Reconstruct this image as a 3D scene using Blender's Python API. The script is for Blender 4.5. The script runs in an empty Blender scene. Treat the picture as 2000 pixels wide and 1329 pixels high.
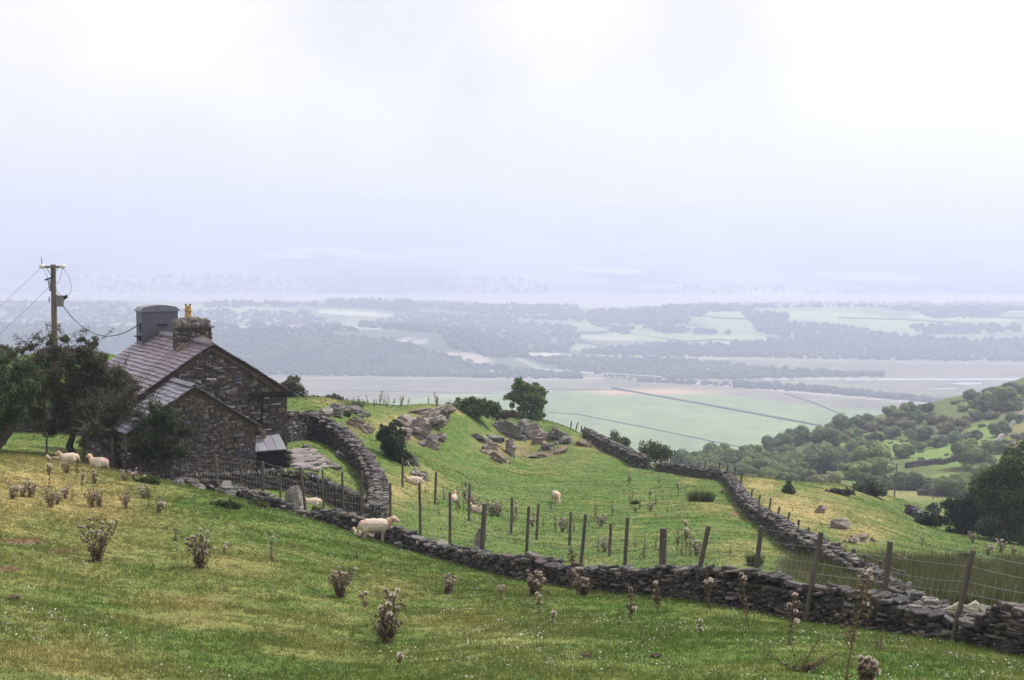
import bpy, bmesh, math, random
import numpy as np
from mathutils import Vector, Matrix, noise as mnoise
R = math.radians
random.seed(7); rng = np.random.default_rng(7)
sc = bpy.context.scene
# ------------------------------------------------------------------ camera, sky, sun, exposure
F = 2800.0; CX, CY, HY = 1000.0, 664.5, 480.0          # focal length and horizon row of the photo, in its pixels
PITCH = math.atan((CY - HY) / F)
cam_d = bpy.data.cameras.new('camera'); cam = bpy.data.objects.new('camera', cam_d)
sc.collection.objects.link(cam); sc.camera = cam
cam_d.sensor_width = 36.0; cam_d.lens = 36.0 * F / 2000.0
cam_d.clip_start = 0.5; cam_d.clip_end = 60000
cam.location = (0, 0, 0); cam.rotation_euler = (R(90) - PITCH, 0, 0)
SUN_AZ, SUN_EL = 48.0, 50.0                             # azimuth to the right of the view
world = bpy.data.worlds.new('World'); sc.world = world; world.use_nodes = True
wn = world.node_tree.nodes; wl = world.node_tree.links; wn.clear()
w_out = wn.new('ShaderNodeOutputWorld'); w_bg = wn.new('ShaderNodeBackground'); w_bg.inputs[1].default_value = 0.09
w_sky = wn.new('ShaderNodeTexSky'); w_sky.sky_type = 'NISHITA'; w_sky.sun_disc = False
w_sky.sun_elevation = R(SUN_EL); w_sky.sun_rotation = R(SUN_AZ)
w_mix = wn.new('ShaderNodeMixRGB'); w_cl = wn.new('ShaderNodeMixRGB')
w_cl.inputs[1].default_value = (7.2, 6.7, 6.8, 1); w_cl.inputs[2].default_value = (13.0, 12.0, 11.6, 1)
w_tc = wn.new('ShaderNodeTexCoord'); w_no = wn.new('ShaderNodeTexNoise')
w_no.inputs['Scale'].default_value = 3.5; w_no.inputs['Detail'].default_value = 5
w_rp = wn.new('ShaderNodeValToRGB'); w_rp.color_ramp.elements[0].position = .42; w_rp.color_ramp.elements[1].position = .62
wl.new(w_tc.outputs['Generated'], w_no.inputs['Vector']); wl.new(w_no.outputs['Fac'], w_rp.inputs[0])
wl.new(w_rp.outputs[0], w_cl.inputs[0])
w_mix.inputs[0].default_value = 0.92
wl.new(w_sky.outputs[0], w_mix.inputs[1]); wl.new(w_cl.outputs[0], w_mix.inputs[2])
wl.new(w_mix.outputs[0], w_bg.inputs[0]); wl.new(w_bg.outputs[0], w_out.inputs[0])
sun_d = bpy.data.lights.new('sun', 'SUN'); sun = bpy.data.objects.new('sun', sun_d); sc.collection.objects.link(sun)
sun_d.energy = 4.8; sun_d.angle = R(4); sun_d.color = (1, .96, .90)
sdir = Vector((math.sin(R(SUN_AZ)) * math.cos(R(SUN_EL)), math.cos(R(SUN_AZ)) * math.cos(R(SUN_EL)), math.sin(R(SUN_EL))))
sun.rotation_euler = sdir.to_track_quat('Z', 'Y').to_euler()
sc.view_settings.view_transform = 'Standard'; sc.view_settings.look = 'None'
sc.view_settings.exposure = 0.48; sc.view_settings.gamma = 1.0; sc.view_settings.use_curve_mapping = False
sc.render.engine = 'CYCLES'
sc.cycles.max_bounces = 6; sc.cycles.diffuse_bounces = 2; sc.cycles.glossy_bounces = 2; sc.cycles.transmission_bounces = 2
sc.cycles.volume_bounces = 4; sc.cycles.transparent_max_bounces = 4; sc.cycles.use_denoising = True
HAZE_DENSITY = 0.00034; HAZE_COL = (.645, .688, .91); HAZE_TOP = 500.0

# ------------------------------------------------------------------ measuring: photo pixel + distance <-> place
cp, sp = math.cos(PITCH), math.sin(PITCH)
def ray(px, py):                       # direction scaled so that its forward (Y) component is 1
    x = (px - CX) / F; y = -(py - CY) / F
    fy = cp + y * sp; fz = -sp + y * cp
    return x / fy, 1.0, fz / fy
def W(px, py, D):
    a, _, c = ray(px, py); return Vector((a * D, D, c * D))
def project(X, Y, Z):
    dep = Y * cp - Z * sp; up = Y * sp + Z * cp
    return CX + F * X / dep, CY - F * up / dep

# ------------------------------------------------------------------ numeric noise
def _h(ix, iy, s):
    n = (ix.astype(np.int64) * 374761393 + iy.astype(np.int64) * 668265263 + s * 974634777) & 0x7fffffff
    n = ((n ^ (n >> 13)) * 1274126177) & 0x7fffffff
    return ((n ^ (n >> 16)) & 0xffff) / 65535.0
def vnoise(x, y, s=0):
    x = np.asarray(x, float); y = np.asarray(y, float)
    ix = np.floor(x); iy = np.floor(y); fx = x - ix; fy = y - iy
    fx = fx * fx * (3 - 2 * fx); fy = fy * fy * (3 - 2 * fy)
    a = _h(ix, iy, s); b = _h(ix + 1, iy, s); c = _h(ix, iy + 1, s); d = _h(ix + 1, iy + 1, s)
    return (a + (b - a) * fx) * (1 - fy) + (c + (d - c) * fx) * fy
def fbm(x, y, s=0, o=4):
    t = 0; a = .5; k = 1.0
    for i in range(o):
        t = t + a * (vnoise(x * k, y * k, s + i * 17) - .5) * 2; a *= .5; k *= 2.03
    return t
def sstep(a, b, x):
    t = np.clip((x - a) / (b - a), 0, 1); return t * t * (3 - 2 * t)

# ------------------------------------------------------------------ the lie of the land (control points: column, row, metres)
GC = []
def col(px, *pts):
    for py, D in pts: GC.append((px, py, D))
col(-700, (1250, 10), (1150, 15), (990, 25), (900, 36), (850, 50), (815, 70), (750, 100), (700, 130), (900, 200), (1200, 400), (1240, 700), (1040, 1000))
col(-300, (1400, 10), (1250, 15), (1060, 25), (945, 36), (875, 50), (840, 70), (760, 100), (700, 130), (900, 200), (1250, 400), (1240, 700), (1040, 1000))
col(0, (1520, 10), (1329, 15), (1200, 20), (1100, 27), (985, 37), (915, 45), (892, 50), (880, 56), (845, 70), (775, 90), (715, 115), (702, 130), (800, 170), (1100, 250), (1320, 400), (1240, 700), (1040, 1000))
col(150, (1330, 15.5), (1205, 21), (1110, 28), (1010, 37), (940, 45), (912, 50), (895, 56), (850, 70), (775, 90), (700, 115), (684, 130), (800, 170))
col(300, (1560, 10), (1335, 16), (1215, 22), (1110, 30), (1020, 38), (955, 46), (935, 51), (932, 55), (900, 64), (850, 75), (770, 100), (720, 125), (740, 140), (900, 170), (1150, 250), (1320, 400), (1240, 700), (1040, 1000))
col(430, (965, 49), (960, 52), (925, 60), (860, 75))
col(500, (1335, 17), (1220, 23), (1120, 31), (1040, 39), (985, 47.5), (982, 50), (950, 53), (935, 55.2), (923, 58), (885, 66), (850, 76), (800, 90), (775, 112), (775, 122), (950, 150), (1200, 250), (1320, 400), (1240, 700), (1040, 1000))
col(620, (1019, 46), (1018, 49), (985, 52.8), (938, 54.8), (910, 60), (880, 67), (862, 73), (835, 80), (795, 95), (776, 108), (773, 116), (1000, 150))
col(720, (1335, 17.5), (1255, 23.5), (1150, 32), (1052, 44.5), (1040, 48), (980, 56), (920, 67), (868, 80), (825, 98), (797, 112), (788, 120), (1000, 150), (1200, 250), (1320, 400), (1240, 700), (1040, 1000))
col(860, (1090, 41), (1062, 46), (1005, 58), (955, 74), (915, 90), (893, 104), (840, 112), (800, 119), (792, 124), (1000, 155))
col(935, (900, 106), (850, 117), (818, 124), (806, 131), (808, 136), (1000, 165))
col(1000, (1560, 11), (1335, 17), (1250, 22.5), (1180, 30), (1128, 37.5), (1082, 46), (1035, 59), (990, 78), (950, 95), (912, 113), (885, 122), (850, 129), (818, 136), (812, 141), (1000, 180), (1200, 250), (1300, 400), (1240, 700), (1040, 1000))
col(1100, (1143, 35.5), (1085, 47), (1030, 63), (980, 84), (935, 103), (900, 117), (880, 124), (845, 130), (832, 137), (1000, 180))
col(1200, (1155, 33.5), (1110, 42), (1050, 57), (990, 80), (935, 104), (905, 116), (888, 123), (890, 130), (960, 170), (960, 240), (935, 330), (960, 420), (1150, 600), (1040, 1000))
col(1300, (1330, 17.5), (1260, 21.5), (1200, 27.5), (1165, 31.5), (1115, 40), (1060, 53), (1000, 73), (955, 93), (925, 110), (920, 116), (935, 150), (950, 220), (925, 300), (905, 380), (1150, 600), (1040, 1000))
col(1420, (1178, 29.8), (1140, 36), (1080, 47), (1020, 64), (970, 84), (937, 101), (930, 110), (955, 160), (940, 240), (915, 320), (890, 410), (1150, 600))
col(1500, (1310, 17.7), (1235, 23), (1195, 28.5), (1150, 34.5), (1100, 42.5), (1040, 60), (1018, 69), (970, 90), (940, 106), (937, 112), (965, 160), (940, 260), (900, 360), (868, 430), (1150, 600), (1150, 800))
col(1600, (1212, 27.5), (1155, 34), (1110, 43), (1055, 60), (1020, 74), (975, 95), (948, 115), (944, 121), (975, 170), (945, 260), (900, 350), (842, 450), (1100, 640), (1150, 800))
col(1700, (1228, 26.5), (1170, 33), (1120, 42), (1075, 58), (1030, 76), (990, 100), (957, 125), (960, 135), (985, 180), (955, 260), (915, 320), (865, 400), (815, 470), (1050, 650), (1150, 800))
col(1800, (1329, 16.7), (1285, 19.5), (1240, 25.5), (1190, 31), (1140, 40), (1095, 57), (1060, 78), (1020, 115), (990, 180), (968, 255), (940, 300), (895, 350), (850, 420), (790, 490), (980, 650), (1150, 800), (1040, 1000))
col(1900, (1258, 24.5), (1205, 30), (1160, 38), (1115, 55), (1080, 78), (1040, 115), (1000, 180), (965, 260), (925, 310), (875, 360), (815, 440), (768, 510), (950, 660), (1140, 800), (1040, 1000))
col(2000, (1340, 16.5), (1278, 23.5), (1215, 29), (1175, 36), (1125, 54), (1090, 78), (1050, 115), (1005, 180), (950, 260), (900, 320), (850, 380), (780, 460), (735, 530), (900, 680), (1140, 800), (1040, 1000))
col(2300, (1500, 12), (1400, 17), (1290, 26), (1180, 45), (1120, 80), (1050, 130), (980, 200), (880, 300), (740, 420), (660, 560), (800, 700), (1040, 1000))
col(2800, (1500, 12), (1400, 17), (1290, 26), (1180, 45), (1100, 80), (1020, 130), (920, 200), (780, 300), (640, 420), (560, 600), (620, 800), (700, 1000))
SV = 9.0; SU = F / 110.0; CC = 0.8
_p = np.array([(lambda r, D: (r[0] * SU, math.log(D) * SV, r[2]))(ray(px, py), D) for px, py, D in GC])
def _phi(u, v): return np.sqrt(u * u + v * v + CC * CC)
_n = len(_p)
_A = np.zeros((_n + 3, _n + 3)); _A[:_n, :_n] = _phi(_p[:, 0][:, None] - _p[:, 0], _p[:, 1][:, None] - _p[:, 1])
_A[:_n, _n] = 1; _A[:_n, _n + 1] = _p[:, 0]; _A[:_n, _n + 2] = _p[:, 1]; _A[_n:, :_n] = _A[:_n, _n:].T
_A[:_n, :_n] -= np.eye(_n) * .02
_w = np.linalg.solve(_A, np.concatenate([_p[:, 2], np.zeros(3)]))
def near_z(X, Y):
    X = np.atleast_1d(np.asarray(X, float)); Y = np.atleast_1d(np.asarray(Y, float)); Yc = np.clip(Y, 5, 1100)
    u = np.clip(X / Yc, -.66, .7) * SU; v = np.log(Yc) * SV; out = np.empty(u.shape)
    for i in range(0, u.size, 20000):
        s = slice(i, i + 20000)
        out[s] = _phi(u[s][:, None] - _p[:, 0], v[s][:, None] - _p[:, 1]) @ _w[:_n] + _w[_n] + _w[_n + 1] * u[s] + _w[_n + 2] * v[s]
    return out * Yc
def far_z(X, Y):
    px = CX + F * X / np.maximum(Y, 1)
    z = np.full(np.shape(X), -200.0)
    nA = fbm(X / 260, Y / 260, 5)
    wA = sstep(-900, -300, px) * (1 - sstep(820, 1160, px))
    z = z + wA * (44 + 9 * nA) * sstep(2180, 2620, Y) * (1 - .55 * sstep(2720, 3050, Y)) * (1 - sstep(3900, 4350, Y))
    wL = (1 - sstep(1080, 1350, px)); nB = fbm(X / 420, Y / 420, 9)
    z = z + wL * (30 + 10 * nB) * sstep(3300, 3950, Y) * (1 - sstep(4050, 4450, Y))
    wB = sstep(1000, 1330, px)
    z = z + wB * (44 + 8 * nB) * sstep(2540, 3550, Y) * (1 - sstep(3650, 4050, Y))
    hill = 200 * sstep(5800, 7900, Y) * .75 + sstep(7400, 12000, Y) * 370
    z = z + hill * (1 + .22 * fbm(X / 1500, Y / 1500, 31)) + sstep(5900, 6600, Y) * 25 * (1 + fbm(X / 500, Y / 500, 12))
    return z
def gz(X, Y):
    X = np.atleast_1d(np.asarray(X, float)); Y = np.atleast_1d(np.asarray(Y, float))
    X, Y = np.broadcast_arrays(X, Y); sh = X.shape; X = X.ravel(); Y = Y.ravel()
    z = np.empty(X.shape); t = sstep(820, 1150, Y)
    m = Y < 1150; z[m] = near_z(X[m], Y[m]); m2 = Y > 820
    zf = far_z(X[m2], Y[m2]); tt = t[m2]; zn = np.where(Y[m2] < 1150, z[m2], 0); z[m2] = zn * (1 - tt) + zf * tt
    # hummocks
    d = np.clip(Y, 8, 600); amp = np.clip(.05 + (d - 40) / 400, .05, .9)
    near = (1 - sstep(500, 900, Y))
    z = z + near * (amp * fbm(X / 3.7, Y / 3.7, 3, 3) * .8 + amp * 1.3 * fbm(X / (5 + d * .06), Y / (5 + d * .06), 8, 2) * sstep(70, 200, d)
                    + .05 * fbm(X / .8, Y / .8, 21, 2) * (1 - sstep(80, 160, d)))
    # knoll lumps among the outcrops
    return z.reshape(sh)
def g1(x, y): return float(gz(x, y)[0])
_Ds = np.exp(np.linspace(math.log(9), math.log(700), 1300))
def hit(px, py, dmin=9.0):
    a, _, c = ray(px, py); D = _Ds[_Ds >= dmin]
    m = gz(a * D, D) > c * D
    i = int(np.argmax(m)) if m.any() else len(D) - 1
    return float(D[i])
def at(px, py, dmin=9.0):
    D = hit(px, py, dmin); a, _, _ = ray(px, py); return Vector((a * D, D, g1(a * D, D)))
_Df = np.exp(np.linspace(math.log(1150), math.log(12000), 900))
def hit_far(px, py):
    a, _, c = ray(px, py); m = far_z(a * _Df, _Df) > c * _Df
    if not m.any(): return None
    D = float(_Df[int(np.argmax(m))]); return Vector((a * D, D, float(far_z(np.array([a * D]), np.array([D]))[0])))

# ------------------------------------------------------------------ materials
MATS = {}
def mat(name, base=None, attr=False, rough=.9, spec=.2, var=.35, scale=6., bump=0., bscale=20., trans=0., detail=4, lichen=None, stretch=None, metal=0):
    m = bpy.data.materials.new(name); m.use_nodes = True; nt = m.node_tree; N = nt.nodes; L = nt.links; N.clear()
    out = N.new('ShaderNodeOutputMaterial'); b = N.new('ShaderNodeBsdfPrincipled')
    b.inputs['Roughness'].default_value = rough; b.inputs['Specular IOR Level'].default_value = spec; b.inputs['Metallic'].default_value = metal
    tc = N.new('ShaderNodeTexCoord'); src = tc.outputs['Object']
    if stretch:
        mp = N.new('ShaderNodeMapping'); mp.inputs['Scale'].default_value = stretch; L.new(src, mp.inputs[0]); src = mp.outputs[0]
    if attr:
        a = N.new('ShaderNodeAttribute'); a.attribute_name = 'col'; c = a.outputs['Color']
    else:
        r = N.new('ShaderNodeRGB'); r.outputs[0].default_value = (*base, 1); c = r.outputs[0]
    if var:
        n = N.new('ShaderNodeTexNoise'); n.inputs['Scale'].default_value = scale; n.inputs['Detail'].default_value = detail; n.inputs['Roughness'].default_value = .65
        L.new(src, n.inputs['Vector'])
        mr = N.new('ShaderNodeMapRange'); mr.inputs[1].default_value = .25; mr.inputs[2].default_value = .75
        mr.inputs[3].default_value = 1 - var; mr.inputs[4].default_value = 1 + var; L.new(n.outputs['Fac'], mr.inputs[0])
        mx = N.new('ShaderNodeVectorMath'); mx.operation = 'SCALE'; L.new(c, mx.inputs[0]); L.new(mr.outputs[0], mx.inputs[3]); c = mx.outputs[0]
    if lichen:
        lc, lo, ls = lichen
        n2 = N.new('ShaderNodeTexNoise'); n2.inputs['Scale'].default_value = ls; n2.inputs['Detail'].default_value = 6; L.new(tc.outputs['Object'], n2.inputs['Vector'])
        rp = N.new('ShaderNodeMapRange'); rp.inputs[1].default_value = lo; rp.inputs[2].default_value = lo + .06; L.new(n2.outputs['Fac'], rp.inputs[0])
        mm = N.new('ShaderNodeMixRGB'); L.new(rp.outputs[0], mm.inputs[0]); L.new(c, mm.inputs[1]); mm.inputs[2].default_value = (*lc, 1); c = mm.outputs[0]
    L.new(c, b.inputs['Base Color'])
    if bump:
        nb = N.new('ShaderNodeTexNoise'); nb.inputs['Scale'].default_value = bscale; nb.inputs['Detail'].default_value = 5; L.new(src, nb.inputs['Vector'])
        bp = N.new('ShaderNodeBump'); bp.inputs['Strength'].default_value = min(1, bump); bp.inputs['Distance'].default_value = .05 * bump; L.new(nb.outputs['Fac'], bp.inputs['Height'])
        L.new(bp.outputs[0], b.inputs['Normal'])
    if trans:
        t = N.new('ShaderNodeBsdfTranslucent'); L.new(c, t.inputs[0]); ms = N.new('ShaderNodeMixShader'); ms.inputs[0].default_value = trans
        L.new(b.outputs[0], ms.inputs[1]); L.new(t.outputs[0], ms.inputs[2]); L.new(ms.outputs[0], out.inputs[0])
    else: L.new(b.outputs[0], out.inputs[0])
    MATS[name] = m; return m
mat('ground', attr=True, var=.42, scale=2.2, bump=.9, bscale=7., detail=12, spec=.1)
mat('blade', attr=True, var=0, rough=.7, trans=.25, spec=.15)
mat('leaf', attr=True, var=0, rough=.65, trans=.28, spec=.2)
mat('far_leaf', attr=True, var=0, rough=.9, spec=.05)
mat('bark', attr=True, var=.4, scale=9, bump=.6, bscale=15)
mat('wall_stone', attr=True, var=.35, scale=7, bump=.6, bscale=18, lichen=((.26, .25, .23), .64, 9), spec=.3, rough=.75)
mat('house_stone', attr=True, var=.35, scale=5, bump=.6, bscale=16, lichen=((.40, .39, .35), .63, 9), spec=.25, rough=.8)
mat('mortar', base=(.075, .06, .045), var=.4, scale=5, bump=.5, bscale=20)
mat('rock', attr=True, var=.45, scale=2.5, bump=.9, bscale=7, lichen=((.32, .31, .28), .6, 3.5), stretch=(1, 1, 2.6), spec=.2)
mat('slate', attr=True, var=.25, scale=4, bump=.3, bscale=12, rough=.42, spec=.5)
mat('slate_hanging', base=(.085, .088, .115), var=.18, scale=3, bump=.2, bscale=6, rough=.5, spec=.4)
mat('wood', base=(.095, .083, .068), var=.4, scale=9, bump=.5, bscale=25, stretch=(1, 1, .15))
mat('pole_wood', base=(.13, .105, .08), var=.35, scale=8, bump=.4, bscale=20, stretch=(1, 1, .1))
mat('wire', base=(.27, .27, .26), var=0, rough=.5, spec=.5)
mat('cable', base=(.03, .03, .035), var=0, rough=.6)
mat('metal', base=(.16, .15, .15), var=.25, scale=6, rough=.5)
mat('porcelain', base=(.62, .60, .55), var=.1, scale=8, rough=.3, spec=.5)
mat('pot', base=(.38, .25, .10), var=.3, scale=9, rough=.7)
mat('black_iron', base=(.012, .012, .014), var=.2, scale=8, rough=.5)
mat('opening_shade', base=(.010, .010, .012), var=.3, scale=5, rough=.7)  # painted shade for the opening of the coal store
mat('fleece', attr=True, var=.10, scale=14, bump=.6, bscale=30, spec=.05)
mat('thistle', attr=True, var=.2, scale=15, trans=.1, spec=.1)
mat('pappus', base=(.62, .57, .50), var=.15, scale=20, trans=.35, spec=.05)
mat('down', base=(.66, .66, .62), var=.1, scale=8, trans=.3, spec=.05)
mat('water', base=(.30, .31, .33), var=0, rough=.12, spec=.6)
mat('render_white', base=(.80, .80, .78), var=.1, scale=.5)
mat('house_roof', base=(.13, .13, .15), var=.1, scale=.5)
mat('glass_dark', base=(.03, .03, .04), var=0, rough=.2)
mat('pale_stone', base=(.55, .48, .42), var=.3, scale=.05)
mat('rag', base=(.62, .58, .48), var=.2, scale=8, trans=.2)
mat('soil', base=(.17, .12, .075), var=.4, scale=6, bump=.8, bscale=14)
mat('dung', base=(.05, .035, .02), var=.3, scale=20, bump=.8, bscale=40)

# ------------------------------------------------------------------ object helpers
ROOTC = sc.collection
def tag(o, label=None, cat=None, group=None, kind=None):
    if label: o['label'] = label
    if cat: o['category'] = cat
    if group: o['group'] = group
    if kind: o['kind'] = kind
    return o
def empty(name, loc=(0, 0, 0), rz=0):
    o = bpy.data.objects.new(name, None); o.location = loc; o.rotation_euler = (0, 0, rz); o.empty_display_size = .2
    ROOTC.objects.link(o); return o
def link(name, me, m, parent=None):
    me.materials.clear(); me.materials.append(MATS[m]); o = bpy.data.objects.new(name, me); ROOTC.objects.link(o)
    if parent: o.parent = parent
    return o
def me_np(name, V, Fs, C=None, smooth=False):
    """V (n,3), Fs (m,k) one polygon size, C (n,3) point colours"""
    V = np.asarray(V, np.float32); Fs = np.asarray(Fs, np.int32); k = Fs.shape[1]
    me = bpy.data.meshes.new(name); me.vertices.add(len(V)); me.vertices.foreach_set('co', V.ravel())
    me.loops.add(Fs.size); me.loops.foreach_set('vertex_index', Fs.ravel())
    me.polygons.add(len(Fs)); me.polygons.foreach_set('loop_start', np.arange(0, Fs.size, k, dtype=np.int32))
    if smooth: me.polygons.foreach_set('use_smooth', np.ones(len(Fs), bool))
    if C is not None: set_col(me, C)
    me.update(calc_edges=True); return me
def set_col(me, C):
    a = me.attributes.new('col', 'FLOAT_COLOR', 'POINT')
    C = np.asarray(C, np.float32); a.data.foreach_set('color', np.hstack([C, np.ones((len(C), 1), np.float32)]).ravel())
class MB:
    def __init__(s): s.v = []; s.f = []; s.c = []
    def add(s, vs, fs, c=(.5, .5, .5)):
        n = len(s.v); s.v += [tuple(v) for v in vs]; s.f += [tuple(i + n for i in f) for f in fs]; s.c += [c] * len(vs)
    def box(s, c0, size, M=None, c=(.5, .5, .5)):
        x, y, z = [q / 2 for q in size]; vs = [Vector((a, b, d)) for a in (-x, x) for b in (-y, y) for d in (-z, z)]
        if M: vs = [M @ v for v in vs]
        vs = [v + Vector(c0) for v in vs]
        s.add(vs, [(0, 1, 3, 2), (4, 6, 7, 5), (0, 4, 5, 1), (2, 3, 7, 6), (0, 2, 6, 4), (1, 5, 7, 3)], c)
    def tube(s, pts, rads, n=6, c=(.5, .5, .5), cap=True):
        pts = [Vector(p) for p in pts]; rings = []; prev = None
        for i, p in enumerate(pts):
            d = (pts[min(i + 1, len(pts) - 1)] - pts[max(i - 1, 0)])
            d = d.normalized() if d.length > 1e-9 else Vector((0, 0, 1))
            if prev is None: a = d.orthogonal().normalized()
            else:
                a = prev - d * prev.dot(d); a = a.normalized() if a.length > 1e-6 else d.orthogonal().normalized()
            prev = a; b = d.cross(a); r = rads[i] if hasattr(rads, '__len__') else rads
            rings.append([p + (a * math.cos(t) + b * math.sin(t)) * r for t in [2 * math.pi * k / n for k in range(n)]])
        vs = [v for rg in rings for v in rg]; fs = []
        for i in range(len(pts) - 1):
            for k in range(n): fs.append((i * n + k, i * n + (k + 1) % n, (i + 1) * n + (k + 1) % n, (i + 1) * n + k))
        if cap: fs.append(tuple(range(n - 1, -1, -1))); fs.append(tuple((len(pts) - 1) * n + k for k in range(n)))
        s.add(vs, fs, c)
    def prism(s, poly, y0, y1, c=(.5, .5, .5)):      # polygon in x,z extruded along y
        n = len(poly); vs = [(x, y0, z) for x, z in poly] + [(x, y1, z) for x, z in poly]
        s.add(vs, [tuple(range(n)), tuple(range(2 * n - 1, n - 1, -1))] + [(i, i + n, (i + 1) % n + n, (i + 1) % n) for i in range(n)], c)
    def build(s, name, m, parent=None, smooth=False):
        me = bpy.data.meshes.new(name); me.from_pydata([tuple(v) for v in s.v], [], s.f); set_col(me, s.c)
        if smooth: me.polygons.foreach_set('use_smooth', np.ones(len(me.polygons), bool))
        me.update(); return link(name, me, m, parent)
def children(o): return [c for c in bpy.data.objects if c.parent == o]
def copy_thing(src, kids, loc, rz, s=1.0, label=None, group=None):
    r = src.copy(); ROOTC.objects.link(r); r.location = loc; r.rotation_euler = (0, 0, rz)
    r.scale = (s, s, s) if not hasattr(s, '__len__') else s
    if label: r['label'] = label
    if group: r['group'] = group
    for ch in kids:
        c = ch.copy(); ROOTC.objects.link(c); c.parent = r
    return r
def jit(c, a=.2):
    k = 1 + random.uniform(-a, a); return tuple(max(0, x * k * (1 + random.uniform(-a * .2, a * .2))) for x in c)

# ------------------------------------------------------------------ ground colours (albedo)
def G(px, py, cx, cy, rx, ry): return np.exp(-(((px - cx) / rx) ** 2 + ((py - cy) / ry) ** 2))
DRYS = [(60, 935, 120, 40, .8), (170, 985, 130, 45, .8), (20, 985, 90, 50, .6), (210, 1060, 90, 40, .35), (450, 1110, 90, 35, .35), (760, 1150, 80, 30, .3), (890, 1215, 120, 30, .3), (350, 1190, 110, 35, .35), (650, 1235, 120, 45, .35),
        (100, 1290, 160, 30, .4), (820, 945, 45, 30, .8), (775, 960, 35, 30, .7), (780, 830, 60, 22, .8), (870, 800, 50, 10, .6), (990, 870, 60, 22, .7), (1080, 900, 70, 14, .35), (1180, 860, 40, 20, .8), (640, 785, 40, 8, .5),
        (1480, 950, 40, 18, 1.), (1540, 985, 60, 25, .95), (1600, 1000, 60, 25, .9), (1560, 1020, 50, 25, .7), (1680, 1045, 60, 25, .7), (1640, 960, 60, 10, .7), (1800, 965, 90, 10, .8), (1390, 870, 10, 10, 0), (1350, 940, 20, 8, .5),
        (1440, 1090, 60, 25, .45), (1380, 990, 45, 12, .35), (1890, 1010, 60, 12, .4), (1960, 835, 70, 35, .6), (1980, 880, 60, 12, .9), (1900, 850, 40, 20, .3), (1600, 860, 70, 12, .4), (1700, 1010, 40, 14, .5), (1150, 1100, 60, 14, .3)]
def seg_d(px, py, x0, y0, x1, y1):
    t = np.clip(((px - x0) * (x1 - x0) + (py - y0) * (y1 - y0)) / ((x1 - x0) ** 2 + (y1 - y0) ** 2), 0, 1)
    return np.hypot(px - (x0 + t * (x1 - x0)), py - (y0 + t * (y1 - y0)))
FIELDS = [  # far fields: centre, half size in photo pixels, colour
 (660, 492, 110, 7, (.30, .36, .16)), (560, 500, 60, 4, (.42, .42, .24)), (880, 490, 90, 8, (.26, .30, .16)), (50, 438, 50, 6, (.4, .34, .26)), (780, 505, 120, 6, (.22, .28, .14)), (1190, 528, 80, 6, (.36, .38, .2)), (1080, 545, 120, 8, (.2, .26, .12)), (1300, 560, 60, 5, (.3, .34, .2)),
 (930, 500, 200, 5, (.25, .28, .16)), (1500, 575, 60, 4, (.3, .34, .2)), (1700, 540, 120, 10, (.22, .27, .14)), (250, 545, 110, 7, (.25, .25, .17)),
 (420, 603, 100, 5, (.24, .32, .12)), (690, 612, 75, 5, (.42, .42, .26)), (520, 606, 60, 5, (.22, .3, .12)), (60, 640, 70, 8, (.2, .3, .1)), (1620, 618, 130, 9, (.24, .36, .10)), (1450, 613, 60, 6, (.24, .36, .12)), (1740, 632, 180, 8, (.22, .34, .10)), (1880, 622, 110, 7, (.24, .34, .12)),
 (1200, 640, 90, 10, (.2, .28, .1)), (1310, 660, 130, 9, (.22, .32, .11)), (1450, 662, 60, 8, (.24, .34, .12)), (1560, 640, 50, 5, (.22, .34, .1)), (1840, 663, 60, 5, (.18, .42, .10)), (1960, 604, 50, 6, (.34, .28, .2)), (1480, 672, 110, 4, (.26, .34, .14)), (1150, 680, 60, 6, (.22, .28, .12)),
 (580, 640, 30, 8, (.36, .27, .22)), (630, 632, 25, 4, (.5, .42, .36)), (1000, 690, 40, 6, (.2, .32, .12)), (1180, 660, 60, 5, (.34, .34, .2)), (790, 668, 45, 4, (.55, .48, .42)), (805, 690, 22, 7, (.5, .4, .33)), (900, 700, 60, 10, (.36, .28, .24)), (960, 722, 45, 8, (.42, .35, .3)), (1080, 694, 45, 4, (.42, .42, .32)), (720, 640, 30, 4, (.4, .32, .28)), (500, 640, 30, 4, (.4, .34, .3))]
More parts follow.
